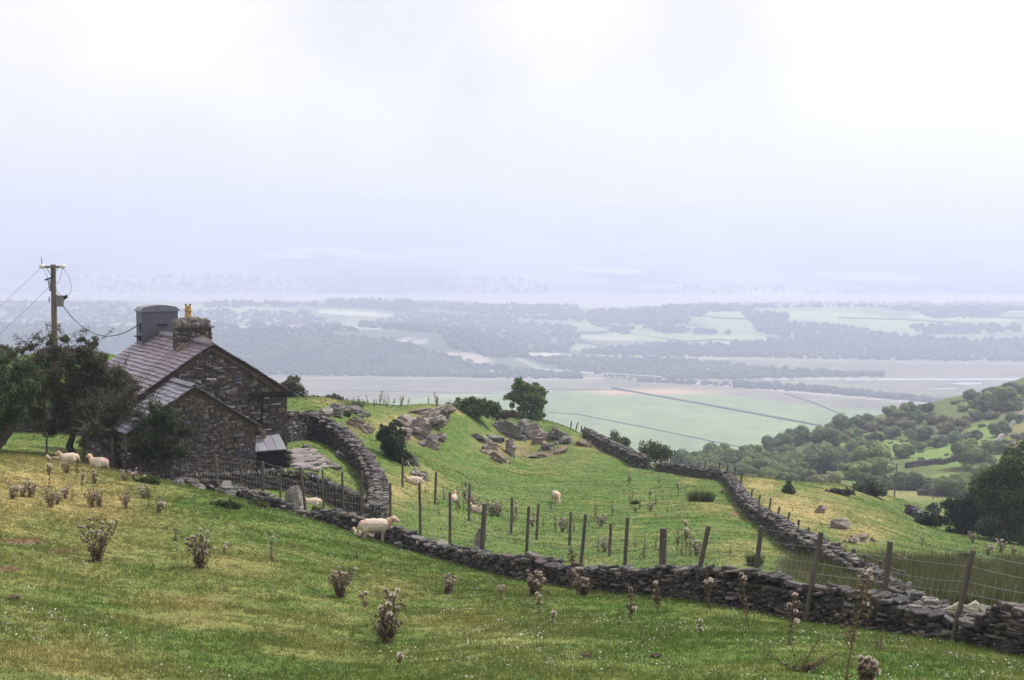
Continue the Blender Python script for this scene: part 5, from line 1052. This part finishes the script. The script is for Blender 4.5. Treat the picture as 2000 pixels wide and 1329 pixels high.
for px, py, h, v in [(905, 1000, 60, 2), (915, 1002, 50, 4), (895, 996, 54, 4), (926, 1000, 44, 0), (945, 1005, 34, 1), (960, 1008, 36, 0), (972, 1010, 36, 1), (880, 985, 30, 4), (868, 978, 34, 4), (857, 1004, 26, 4), (1003, 1020, 50, 4), (1008, 1020, 42, 2), (1085, 1038, 44, 4), (1098, 1040, 36, 0), (1110, 1042, 38, 4), (1120, 1040, 34, 4), (1340, 1085, 70, 2), (1350, 1088, 62, 4), (1332, 1088, 56, 4), (1322, 1088, 50, 2), (1360, 1085, 40, 0), (1256, 1090, 60, 4), (1280, 1075, 40, 4), (1170, 1080, 46, 4), (1180, 1078, 34, 0), (1240, 1070, 36, 4), (1192, 1075, 26, 4), (830, 965, 20, 4), (822, 1000, 22, 4), (1425, 1095, 40, 4), (1382, 1065, 36, 4), (1060, 1030, 36, 4), (1040, 1030, 30, 1), (1290, 1085, 30, 0)]:
    small_thistle(px, py, h, v, 'brown weed stem growing just beyond the netting fence', 'weeds beyond the netting fence', dmin=46)
for i in range(60):
    px = random.uniform(655, 945) if i < 44 else random.uniform(575, 700); py = float(np.interp(px, [570, 640, 700, 800, 880, 950], [776, 782, 790, 789, 793, 800])) + random.uniform(0, 8)
    small_thistle(px, py, random.uniform(9, 26) * (1.1 if 690 < px < 860 else .7), random.choice([2, 4, 5, 3]), 'tiny dead thistle standing on the crest of the knoll', 'dead thistles along the crest', dmin=85, kx=1.5)
for px, py, h, v in [(1548, 1000, 18, 4), (1505, 1045, 24, 4), (1712, 1015, 18, 4), (1800, 1075, 34, 2), (1868, 1070, 24, 4), (1650, 1085, 24, 4), (1765, 1110, 30, 0), (1705, 1060, 18, 4), (1900, 1060, 24, 0), (1930, 1085, 30, 1), (1955, 1080, 34, 0), (1980, 1090, 30, 1), (1905, 1085, 26, 4), (1740, 1020, 14, 4)]:
    small_thistle(px, py, h, v, 'brown weed stem in the rough ground beyond the field wall', 'weeds beyond the field wall', dmin=40)
for i in range(6):
    if not fp_used[i]: bpy.data.objects.remove(FP[i])

# ------------------------------------------------------------------ rushes
def rush_mesh(P, h, c, per=40, spread=.25):
    Vv = []; Cc = []; n = len(P) * per; base = np.repeat(P, per, 0); hh = np.repeat(h, per) * rng.uniform(.5, 1.1, n)
    a = rng.uniform(0, 6.28, n); k = np.sqrt(rng.random(n)) * np.repeat(spread, per) if hasattr(spread, '__len__') else np.sqrt(rng.random(n)) * spread
    b_ = base + np.stack([np.cos(a) * k, np.sin(a) * k, np.full(n, -.05)], 1); tip = b_ + np.stack([np.cos(a) * k * 1.3 + rng.normal(0, .05, n), np.sin(a) * k * 1.3 + rng.normal(0, .05, n), hh], 1)
    w = np.stack([np.cos(a + 1.5), np.sin(a + 1.5), np.zeros(n)], 1) * .012
    V = np.stack([b_ - w, b_ + w, tip], 1).reshape(-1, 3); return V, np.arange(3 * n).reshape(n, 3), np.repeat(leafcol(c, n, .35), 3, 0)
def rush(px, py, w, h, label, c=(.035, .05, .018), dmin=46, group=None):
    p = at(px, py, dmin); s = p.y / F; V, Fc, C = rush_mesh(np.zeros((1, 3)), np.array([h * s]), c, 520, w * s * .42); o = link('rush_clump', me_np('rush_clump', V, Fc, C), 'blade'); o.location = p; tag(o, label, 'rushes', group)
rush(1360, 978, 34, 24, 'left of a pair of dark rush clumps in the green field'); rush(1381, 980, 26, 22, 'right of a pair of dark rush clumps in the green field')
rush(1474, 1105, 28, 26, 'dark round rush clump close behind the wall at right', dmin=33); rush(692, 802, 30, 24, 'dark spiky rush clump on the crest among dead thistles', dmin=80)
rush(1240, 985, 14, 10, 'little dark tuft in the middle of the green field'); rush(1885, 1098, 24, 24, 'dark rush clump by the wet ground near the right edge', dmin=40); rush(678, 815, 12, 14, 'small rush tuft behind the bend of the garden wall', dmin=75)
P = []
while len(P) < 900:
    px = random.uniform(1540, 2030); py = random.uniform(1095, 1185) + max(0, 1620 - px) * .0
    if py < 1092 + 12 * math.sin(px * .05): continue
    D = hit(px, py, 30); a, _, _ = ray(px, 664)
    if D < 31 or py > 1100 + (px - 1540) * .35 + 20: continue
    P.append((a * D, D))
P = np.array(P); Pz = gz(P[:, 0], P[:, 1]); V, Fc, C = rush_mesh(np.column_stack([P, Pz]), rng.uniform(.25, .6, len(P)), (.072, .082, .03), 60, .3)
tag(link('rushes', me_np('rushes', V, Fc, C), 'blade'), 'brown and green rushes covering the wet ground at right', 'rushes', kind='stuff')

# ------------------------------------------------------------------ sheep
def sheep_mesh(pose):
    V = []; E = []; Rr = []
    def chain(pts, parent=None):
        last = parent; ids = []
        for (x, y, z, r) in pts:
            V.append((x, y, z)); Rr.append(r); i = len(V) - 1
            if last is not None: E.append((last, i))
            last = i; ids.append(i)
        return ids
    drop = -.30 if pose == 'lying' else 0
    bd = chain([(0, 0, .49 + drop, .235), (.20, 0, .49 + drop, .22), (.33, 0, .52 + drop, .155)])
    hd = chain([(-.20, 0, .50 + drop, .225), (-.36, 0, .51 + drop, .18), (-.43, 0, .50 + drop, .11)], bd[0])
    if pose == 'grazing': nk = chain([(.46, 0, .44, .10), (.56, 0, .28, .075), (.62, 0, .16, .075), (.68, 0, .06, .045)], bd[2])
    elif pose == 'standing': nk = chain([(.43, 0, .60, .125), (.50, -.02, .66, .10), (.57, -.06, .70, .095), (.68, -.12, .63, .058)], bd[2])
    else: nk = chain([(.41, 0, .60 + drop, .12), (.47, 0, .70 + drop, .095), (.53, 0, .75 + drop, .09), (.65, 0, .69 + drop, .055)], bd[2])
    for s in (-1, 1):
        h = V[nk[2]]; chain([(h[0] - .02, h[1] + s * .07, h[2] + .04, .022), (h[0] - .05, h[1] + s * .14, h[2] + .03, .02)], nk[2])
        if pose == 'lying':
            chain([(.24, s * .14, .12, .06), (.40, s * .13, .06, .04), (.30, s * .12, .035, .028)], bd[1]); chain([(-.24, s * .18, .14, .09), (-.06, s * .20, .07, .05), (-.24, s * .20, .035, .03)], hd[0])
        else:
            f = .03 * s; chain([(.22, s * .10, .36, .075), (.23 + f, s * .10, .24, .042), (.22 + f, s * .10, .10, .027), (.24 + f, s * .10, .02, .03)], bd[1])
            chain([(-.34, s * .11, .38, .095), (-.30 - f, s * .12, .29, .06), (-.40 - f, s * .12, .20, .034), (-.38 - f, s * .12, .08, .026), (-.36 - f, s * .12, .02, .03)], hd[0])
    tz = .46 + drop
    chain([(-.52, 0, tz, .05), (-.55, 0, tz - .12, .045), (-.55, 0, max(.05, tz - .24), .04)], hd[2])
    bm = bmesh.new()          # closed balls along every limb, fused into one continuous skin
    for a, b_ in E:
        pa, pb_ = Vector(V[a]), Vector(V[b_]); ra, rb = Rr[a], Rr[b_]; n = max(2, int((pa - pb_).length / (min(ra, rb) * .4)) + 1)
        for k in range(n + 1):
            t = k / n; r = ra + (rb - ra) * t; bmesh.ops.create_icosphere(bm, subdivisions=2, radius=r, matrix=Matrix.Translation(pa.lerp(pb_, t)))
    me = bpy.data.meshes.new('sheep'); bm.to_mesh(me); bm.free(); o = bpy.data.objects.new('sheep', me); ROOTC.objects.link(o)
    rm = o.modifiers.new('r', 'REMESH'); rm.mode = 'VOXEL'; rm.voxel_size = .013; sm_ = o.modifiers.new('t', 'SMOOTH'); sm_.factor = .5; sm_.iterations = 6
    dg = bpy.context.evaluated_depsgraph_get(); m2 = bpy.data.meshes.new_from_object(o.evaluated_get(dg)); bpy.data.objects.remove(o)
    co = np.empty(len(m2.vertices) * 3, np.float32); m2.vertices.foreach_get('co', co); co = co.reshape(-1, 3)
    C = []; hp = np.array(V[nk[2]]); np_ = np.array(V[nk[0]])
    for i, p in enumerate(co):
        p = Vector(p); wool = p.z > .22 + drop * .4
        isface = (np.linalg.norm(co[i] - hp) < .15 and p.x > V[nk[1]][0] + .0)
        body = not isface and (p.z > .24 or pose == 'lying')
        if body: co[i] *= 1 + .02 * mnoise.noise(p * 12) ; co[i][2] += .012 * mnoise.noise(p * 9 + Vector((3, 0, 0)))
        c = (.50, .43, .335) if body else (.50, .37, .27) if isface else (.42, .34, .26)
        if abs(p.x - np_[0]) < .05 and body: c = (.50, .33, .22)
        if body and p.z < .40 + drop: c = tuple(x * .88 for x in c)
        if p.x < -.28 and p.z > .60 + drop and abs(p.y) < .1: c = (.55, .30, .26)
        if np.linalg.norm(co[i] - np.array(V[nk[3]])) < .05: c = (.12, .09, .08)
        C.append(c)
    m2.vertices.foreach_set('co', co.ravel()); set_col(m2, C); m2.polygons.foreach_set('use_smooth', np.ones(len(m2.polygons), bool)); m2.update(); return m2
SM = {k: sheep_mesh(k) for k in ('standing', 'lying', 'grazing')}
def sheep(px, py, pose, rz, label, dmin=9, s=1.0, dz=0, D=None):
    p = ub(px, py, dd=D) if D else at(px, py, dmin); o = link('sheep', SM[pose], 'fleece'); o.location = p + Vector((0, 0, dz - .01)); o.rotation_euler = (0, 0, R(rz)); o.scale = (s * (.8 if pose == 'lying' else 1), s, s); tag(o, label, 'sheep'); return o
sheep(731, 1056, 'standing', 12, 'cream sheep standing side on against the broken slate wall', s=1.0, D=43.6)
sheep(700, 1056, 'lying', 150, 'white sheep lying behind the standing one, mostly hidden', D=44.0, s=.55)
sheep(188, 916, 'lying', 160, 'sheep lying under the hawthorn with its head raised to the left', D=51.5, s=.95)
sheep(130, 914, 'lying', 200, 'sheep resting under the hawthorn behind a brown thistle', D=51.5, s=.85)
sheep(103, 900, 'lying', 185, 'low pale sheep lying flat at the left under the hawthorn', D=53, s=.7, dz=-.2)
sheep(611, 985, 'lying', 190, 'pale sheep resting behind the upright boulder', dmin=48.5, s=.8, dz=-.12)
sheep(808, 947, 'lying', 185, 'white sheep lying in dry grass beyond the fence, just right of the garden wall', dmin=56)
sheep(886, 982, 'lying', 80, 'sheep with a red mark resting by the tall weeds', dmin=50, s=.95)
sheep(934, 1003, 'lying', 165, 'white sheep lying low among weeds, right of the marked one', dmin=50, s=.9)
sheep(1086, 983, 'grazing', 285, 'lone sheep grazing in the middle of the green field', dmin=60)
sheep(798, 790, 'lying', 180, 'tiny white sheep resting on the crest of the knoll', dmin=100)
mb = MB(); q = ub(1875, 1186, dd=25.4) + Vector((0, 0, .55))
for k in range(7):
    a = q + Vector((-.25 + k * .1, random.uniform(-.05, .05), random.uniform(-.03, .05))); mb.tube([a, a + Vector((.14, .02, random.uniform(-.05, .06))), a + Vector((.3, 0, random.uniform(-.1, .0)))], [.02, .045, .012], 5)
tag(mb.build('wool_tuft', 'rag'), 'pale scrap of wool caught on the wall beside the last post', 'wool')
for px, py, w in [(20, 1172, 26), (1144, 1285, 14), (1282, 1285, 10)]:
    mb = MB(); p = at(px, py); s = p.y / F
    for k in range(7): stone(mb, p + Vector((random.uniform(-1, 1) * w * s * .4, random.uniform(-.06, .06), .02)), Vector((1, 0, 0)), Vector((0, 1, 0)), Vector((0, 0, 1)), .12, .05, .1, (.05, .035, .02))
    tag(mb.build('dung_pile', 'dung'), {20: 'dark dung pile in the grass near the left edge', 1144: 'dark dung pile in the grass at bottom centre', 1282: 'small dark dung pile further right along the bottom'}[px], 'dung')

# ------------------------------------------------------------------ grass
def grass(n, dlo, dhi, cond, hlo, hhi, per, wid, name, label, pw=1.0, vr=.33, gain=.12):
    u = rng.random(n); D = (dlo ** pw + u * (dhi ** pw - dlo ** pw)) ** (1 / pw); t = rng.uniform(-.41, .41, n); X = D * t; px = CX + F * t
    m = cond(px, D); X, D = X[m], D[m]; Z = gz(X, D); C = ground_col(X, D, Z); n = len(X)
    X = np.repeat(X, per) + rng.normal(0, .035, n * per); Y = np.repeat(D, per) + rng.normal(0, .035, n * per); Z = np.repeat(Z, per) - .01; C = np.repeat(C, per, 0); n = len(X)
    C = C * np.exp(rng.normal(gain, vr, (n, 1))); st = rng.random(n) < .06; C[st] = np.array([.34, .29, .14]) * np.exp(rng.normal(0, .2, (st.sum(), 1)))
    h = rng.uniform(hlo, hhi, n) * (1 + .8 * fbm(X / 1.2, Y / 1.2, 66, 2)); h = np.where(st, h * 1.7, h); a = rng.uniform(0, 6.28, n); ln = rng.uniform(.1, .9, n) * h
    w = np.where(st, wid * .5, wid) * rng.uniform(.6, 1.3, n) * (.6 + Y / 40); bx = rng.uniform(-.6, .6, n)
    P = np.stack([X, Y, Z], 1); wv = np.stack([np.cos(bx), np.sin(bx), np.zeros(n)], 1) * w[:, None]; tip = P + np.stack([np.cos(a) * ln, np.sin(a) * ln, np.maximum(h, .015)], 1)
    V = np.stack([P - wv, P + wv, tip], 1).reshape(-1, 3); o = link(name, me_np(name, V, np.arange(3 * n).reshape(n, 3), np.repeat(np.clip(C, .01, .8), 3, 0)), 'blade'); tag(o, label, 'grass', kind='stuff'); return o
def fg(px, D): return np.where(px < 318, D < 56, D < np.interp(px, [q[0] for q in MAIN] + [2200], [q[1] for q in MAIN] + [22]) - .38)
def garden(px, D):
    gx = [552, 563, 590, 618, 645, 668, 690, 706, 722, 733, 739, 738, 728, 0]
    return (px > 250) & (px < np.interp(D, [48, 51, 54, 57.5, 60.5, 64, 67, 70, 72.3, 73.3], [728, 738, 739, 733, 722, 706, 690, 668, 645, 618])) & (D > 50) & (D < 72)
def beyond(px, D): return ~fg(px, D) & (D > np.where(px < 318, 56, np.interp(px, [q[0] for q in MAIN] + [2200], [q[1] for q in MAIN] + [22]) + .45))
grass(250000, 13.5, 56, fg, .018, .052, 5, .0045, 'meadow_grass', 'short green and straw coloured grass of the near slope', 1.3)
grass(210000, 25, 140, beyond, .015, .05, 4, .007, 'field_grass', 'short green grass of the field beyond the wall', 1.2, .25, .16)
grass(9000, 13.5, 54, fg, .045, .12, 12, .004, 'grass_tussocks', 'longer tufts of green and bleached grass on the near slope', 1.3, .3)
# thistledown lying on the grass
n = 15000; D = (14 ** 1.2 + rng.random(n) * (48 ** 1.2 - 14 ** 1.2)) ** (1 / 1.2); t = rng.uniform(-.38, .38, n); m = fg(CX + F * t, D) & (fbm(D * t / 1.4, D / 1.4, 77, 3) > .02); D, t = D[m], t[m]; X = D * t; Z = gz(X, D) + rng.uniform(.02, .06, len(X))
V, Fc, C = leaf_arrays(np.stack([X, D, Z], 1), rng.uniform(.006, .022, len(X)), np.ones((len(X), 3)) * .6, aspect=.5)
tag(link('thistledown', me_np('thistledown', V, Fc, C), 'down'), 'white thistledown scattered over the near grass', 'thistledown', kind='stuff')

# ------------------------------------------------------------------ the valley: woods, houses, bridge, river
ICO = bmesh.new(); bmesh.ops.create_icosphere(ICO, subdivisions=1, radius=1); ICV = np.array([v.co[:] for v in ICO.verts]); ICF = np.array([[v.index for v in f.verts] for f in ICO.faces]); ICO.free()
def inpoly(x, y, poly):
    r = False; j = len(poly) - 1
    for i in range(len(poly)):
        if (poly[i][1] > y) != (poly[j][1] > y) and x < (poly[j][0] - poly[i][0]) * (y - poly[i][1]) / (poly[j][1] - poly[i][1]) + poly[i][0]: r = not r
        j = i
    return r
def wood(name, label, polys, rad=(3.2, 6.5), c=(.04, .065, .03), col_v=.22, clump=None):
    pts = []
    for poly, n in polys:
        n = int(n * 1.45)
        xs = [p[0] for p in poly]; ys = [p[1] for p in poly]; k = 0; tr = 0
        while k < n and tr < n * 12:
            tr += 1; x = random.uniform(min(xs), max(xs)); y = random.uniform(min(ys), max(ys))
            if inpoly(x, y, poly):
                w_ = hit_far(x, y)
                if w_ is not None and (clump is None or float(fbm(np.array([w_.x / 420]), np.array([w_.y / 700]), 19, 3)[0]) > clump): pts.append(w_); k += 1
    P = np.array([tuple(p) for p in pts]); n = len(P); r = rng.uniform(rad[0] * .7, rad[1], n) ** 1.0 * (1 + .3 * fbm(P[:, 0] / 60, P[:, 1] / 60, 5, 2)); jt = rng.uniform(.7, 1.3, (n, len(ICV), 1))
    V = (ICV[None] * jt) * r[:, None, None] * np.array([1, 1, .85]) + P[:, None, :] + np.array([0, 0, 1])[None, None] * (r * .55)[:, None, None]
    Fc = (ICF[None] + (np.arange(n) * len(ICV))[:, None, None]).reshape(-1, 3); C = np.repeat(leafcol(c, n, col_v) * (1 + .7 * fbm(P[:, 0] / 90, P[:, 1] / 130, 15, 3))[:, None], len(ICV), 0) * np.tile(np.clip(.8 + .35 * ICV[:, 2:3] * 0 + rng.uniform(-.1, .3, (len(ICV), 1)), .4, 1.4), (n, 1))
    tag(link(name, me_np(name, V.reshape(-1, 3), Fc, C, smooth=False), 'far_leaf'), label, 'woodland', kind='stuff')
wood('woodland', 'bluish wooded hill above the left side of the plain', [([(-100, 625), (200, 640), (420, 650), (560, 640), (650, 658), (760, 668), (850, 690), (940, 716), (1000, 724), (1135, 738), (1135, 742), (900, 738), (600, 734), (300, 732), (-100, 730)], 3400), ([(760, 700), (870, 700), (900, 735), (740, 735)], 200)], (3.6, 6.8))
wood('woodland', 'low wooded rise beside the bridge', [([(1030, 702), (1100, 698), (1330, 702), (1500, 720), (1600, 727), (1600, 738), (1440, 742), (1350, 742), (1200, 736), (1100, 722)], 900), ([(990, 724), (1130, 732), (1135, 741), (990, 738)], 140), ([(1430, 750), (1600, 760), (1860, 786), (1860, 791), (1600, 768), (1430, 757)], 260), ([(1590, 727), (1730, 731), (1730, 737), (1590, 737)], 80), ([(1230, 742), (1430, 752), (1430, 756), (1230, 746)], 40)], (2.8, 5.6))
wood('woodland', 'tree belts and copses on the low farmland ridge', [([(1120, 692), (1300, 674), (1500, 674), (1650, 650), (1750, 655), (1900, 670), (2100, 660), (2100, 708), (1700, 704), (1500, 700), (1300, 697)], 1500), ([(1530, 632), (1620, 636), (1760, 660), (1700, 680), (1560, 660)], 260), ([(1450, 610), (1540, 616), (1540, 660), (1480, 650)], 180), ([(1340, 594), (2100, 590), (2100, 603), (1900, 612), (1760, 608), (1700, 600), (1340, 604)], 520), ([(1740, 592), (2000, 596), (1940, 622), (1820, 622)], 220),
      ([(1000, 622), (1120, 612), (1330, 600), (1400, 604), (1330, 636), (1220, 634), (1100, 628)], 420), ([(1000, 630), (1140, 640), (1110, 690), (1000, 690)], 240), ([(1140, 630), (1240, 645), (1220, 655)], 40), ([(1780, 640), (2000, 636), (2000, 650), (1800, 655)], 110), ([(1320, 600), (1470, 600), (1470, 609), (1320, 612)], 120), ([(1250, 640), (1300, 640), (1440, 655), (1300, 652)], 60), ([(1400, 690), (1520, 660), (1560, 668), (1500, 700)], 80)], (3.8, 8))
wood('woodland', 'tree belts and hedges behind the wooded hill', [([(400, 592), (1130, 598), (1130, 612), (1000, 618), (760, 600), (400, 602)], 420), ([(640, 585), (800, 588), (820, 612), (640, 600)], 160), ([(-60, 600), (600, 612), (700, 650), (400, 645), (-60, 625)], 620), ([(800, 612), (1010, 622), (1010, 660), (840, 650), (700, 640)], 420), ([(860, 650), (1000, 665), (1030, 700), (960, 700), (880, 680)], 160), ([(-60, 590), (240, 592), (260, 604), (-60, 606)], 160)], (3.8, 8))
wood('woodland', 'faint dark woods on the far shore and lower mountain slopes', [([(-50, 545), (400, 540), (1000, 545), (1200, 560), (2050, 560), (2050, 574), (-50, 572)], 500)], (6, 11), c=(.035, .05, .03), clump=.05)
# hedges and ditches on the plain
def strip_on_plain(name, pts, w, label, c=(.05, .07, .035), hgt=1.6, kind='stuff'):
    Q = [hit_far(px, py) for px, py in pts]; n = 0; P = []
    for a, b_ in zip(Q, Q[1:]):
        L = (b_ - a).length; k = max(2, int(L / (w * 1.1)))
        for i in range(k): P.append(tuple(a.lerp(b_, (i + random.random() * .5) / k)))
    P = np.array(P); n = len(P); r = rng.uniform(.8, 1.3, n) * w; V = (ICV[None] * rng.uniform(.8, 1.2, (n, len(ICV), 1))) * r[:, None, None] * np.array([1, 1, hgt / w]) + P[:, None, :] + np.array([0, 0, hgt * .4])
    Fc = (ICF[None] + (np.arange(n) * len(ICV))[:, None, None]).reshape(-1, 3); tag(link(name, me_np(name, V.reshape(-1, 3), Fc, np.repeat(leafcol(c, n, .2), len(ICV), 0)), 'far_leaf'), label, 'hedge', kind=kind)
strip_on_plain('hedge', [(1195, 759), (1230, 766), (1400, 796), (1605, 834)], 1.7, 'long dark hedge line crossing the green plain')
strip_on_plain('hedge', [(1065, 806), (1130, 811), (1250, 834), (1445, 875)], 1.0, 'thin curving hedge line low on the green plain', hgt=.8, c=(.08, .10, .055))
strip_on_plain('hedge', [(1535, 771), (1580, 785), (1645, 811)], 1.2, 'short hedge line at the right of the green plain', hgt=1., c=(.08, .10, .06))
strip_on_plain('hedge', [(990, 761), (1200, 762), (1240, 768)], 1.4, 'faint hedge along the top edge of the green plain', hgt=.8, c=(.08, .09, .06))
for pts_, lb_ in [([(1240, 606), (1400, 622), (1540, 628)], 'faint hedge across the upper fields of the low ridge'), ([(1060, 655), (1200, 650), (1330, 668)], 'faint hedge between pale fields left of the ridge farmhouse'), ([(1300, 672), (1400, 665), (1500, 674)], 'faint hedge under the fields right of the ridge farmhouse'),
                  ([(1640, 622), (1760, 626), (1900, 634)], 'faint hedge crossing the wide field near the right edge'), ([(1880, 616), (1960, 622), (2040, 626)], 'faint hedge by the pale field at the right edge'), ([(1130, 668), (1210, 684)], 'short faint hedge near the middle valley village')]:
    strip_on_plain('hedge', pts_, 2.6, lb_, hgt=2.2)
strip_on_plain('hedge', [(600, 764), (700, 764), (850, 767), (1000, 770)], 1.0, 'faint ditch line crossing the brown marsh', hgt=.5, c=(.12, .11, .08))
# river and pools
def water(pts, name='river'):
    Q = [hit_far(px, py) for px, py in pts]; mb = MB(); mb.add([(q.x, q.y, -199.6) for q in Q], [tuple(range(len(Q)))]); tag(mb.build(name, 'water'), kind='structure')
water([(1440, 744.5), (1600, 744), (1975, 743.6), (2150, 743.4), (2150, 741.2), (1975, 741.4), (1600, 741.8), (1440, 743)])
water([(1850, 750.5), (1885, 748.5), (1920, 749), (1915, 752), (1880, 753)], 'pool'); water([(1812, 760.5), (1868, 759), (1866, 761), (1830, 762)], 'pool')
# bridge
qa = hit_far(1175, 737); qb = hit_far(1292, 744)
d = (qb - qa); L = d.length; br = empty('rail_bridge', (qa.x, qa.y, -200), math.atan2(d.y, d.x)); tag(br, 'long low bridge with pale rails crossing the river in the valley', 'bridge')
mb = MB(); mb.box((L / 2, 0, 5.2), (L, 5, .9)); mb.build('deck', 'metal', br); mb = MB(); mb.box((L / 2, -2.8, 6.2), (L, .3, .5)); mb.box((L / 2, 2.8, 6.2), (L, .3, .5))
for i in range(22): mb.box((L * (i + .5) / 22, -2.8, 5.7), (.3, .3, 1.0))
mb.build('parapet', 'render_white', br)
for i in range(9): mb = MB(); mb.box((L * (i + .5) / 9, 0, 2.2), (1.6, 4.4, 5.4)); mb.build('pier', 'metal', br)
# far houses
def house_proto(w, dp, h, rf):
    root = empty('farmhouse'); mb = MB(); mb.prism([(-w / 2, -1), (w / 2, -1), (w / 2, h), (-w / 2, h)], -dp / 2, dp / 2)
    mb.add([(-w / 2, -dp / 2, h), (w / 2, -dp / 2, h), (w / 2, dp / 2, h), (-w / 2, dp / 2, h), (-w / 2, 0, h + rf - .15), (w / 2, 0, h + rf - .15)], [(0, 3, 4), (1, 5, 2)]); mb.build('wall', 'render_white', root)
    mb = MB(); mb.add([(-w / 2 - .3, -dp / 2 - .4, h - .1), (w / 2 + .3, -dp / 2 - .4, h - .1), (w / 2 + .3, 0, h + rf), (-w / 2 - .3, 0, h + rf), (w / 2 + .3, dp / 2 + .4, h - .1), (-w / 2 - .3, dp / 2 + .4, h - .1)], [(0, 1, 2, 3), (3, 2, 4, 5)])
    for s in (-1, 1): mb.box((s * (w / 2 - .5), 0, h + rf + .3), (.8, .9, 1.3))
    mb.build('roof', 'house_roof', root); mb = MB()
    for x in (-.3, 0, .3):
        for z in (1.2, 3.8):
            if z < h - .5: mb.box((x * w, -dp / 2 - .03, z + .4), (1.1, .1, 1.3))
    mb.build('window', 'glass_dark', root); return root, children(root)
HPR = [house_proto(11, 7, 5.2, 3), house_proto(16, 8, 5.5, 3.4), house_proto(22, 8, 5.2, 3.2)]; hp_used = [False] * 3
def fhouse(px, py, v, label, group, s=1.0):
    p = hit_far(px, py)
    if p is None: return
    root, kids = HPR[v]
    if not hp_used[v]: hp_used[v] = True; o = root; o.location = p; o.scale = (s, s, s); tag(o, label, 'house', group)
    else: o = copy_thing(root, kids, p, random.uniform(-.6, .6), s, label, group); o['category'] = 'house'
for i in range(46):
    t = random.random(); px = 1340 + 115 * t + random.uniform(-6, 6) if i < 34 else random.uniform(1345, 1420); py = random.uniform(566, 575) if i < 34 else random.uniform(553, 566)
    fhouse(px, py, random.choice([0, 1, 2]), 'tiny white house of the village on the far shore', 'white houses of the far shore village', 1.25)
for i in range(14): fhouse(150 + i * 4.8, 553 + random.uniform(-1.5, 1.5), 1, 'tiny pale house in the far row above the pole', 'houses in the far row at left')
for i in range(10): fhouse(458 + i * 5.6, 562 + random.uniform(-1, 1), 1, 'tiny pale house in the far row left of centre', 'houses in the far row left of centre')
for i in range(12): fhouse(random.uniform(1610, 1730), random.uniform(561, 572), 1, 'tiny faint house on the far shore at right', 'faint houses on the far shore at right')
for i in range(16): fhouse(random.uniform(0, 200), random.uniform(597, 606), 1, 'tiny hazy house in the settlement behind the pole', 'houses behind the pole')
for i in range(18): fhouse(random.uniform(1040, 1110), random.uniform(636, 690), random.choice([0, 0, 1]), 'small hazy house among trees in the middle valley village', 'houses of the middle valley village', .9)
for i in range(8): fhouse(random.uniform(770, 830), random.uniform(663, 670), 2, 'pale quarry shed below the wooded hill top', 'sheds of the quarry', 1.0)
for px, py, v, lb in [(1352, 641, 2, 'white farmhouse among the fields of the low ridge'), (1927, 608, 2, 'pale mansion in the dark trees near the right edge'), (1186, 646, 1, 'grey farmhouse left of the white one on the ridge'), (1940, 663, 1, 'small farmhouse by the bright green field at right'), (575, 640, 2, 'reddish works building behind the wooded hill'), (595, 646, 2, 'second works building just beside the reddish one'), (1376, 541, 1, 'single white house above the far shore village')]: fhouse(px, py, v, lb, None, 1.1)

# ------------------------------------------------------------------ tell look-alikes apart by their order
bylab = {}
for o in bpy.data.objects:
    if o.parent is None and 'label' in o and 'group' in o: bylab.setdefault(o['label'], []).append(o)
ORD = ['first', 'second', 'third', 'fourth', 'fifth', 'sixth', 'seventh', 'eighth', 'ninth', 'tenth', 'eleventh', 'twelfth']
for lb, L in bylab.items():
    if len(lb.split()) > 13: lb = lb.replace(' of the right hillside', '')
    if 2 <= len(L) <= 12 and len(lb.split()) <= 13:
        L.sort(key=lambda o: o.location.x / o.location.y)
        for i, o in enumerate(L): o['label'] = ORD[i] + ' from left, ' + lb
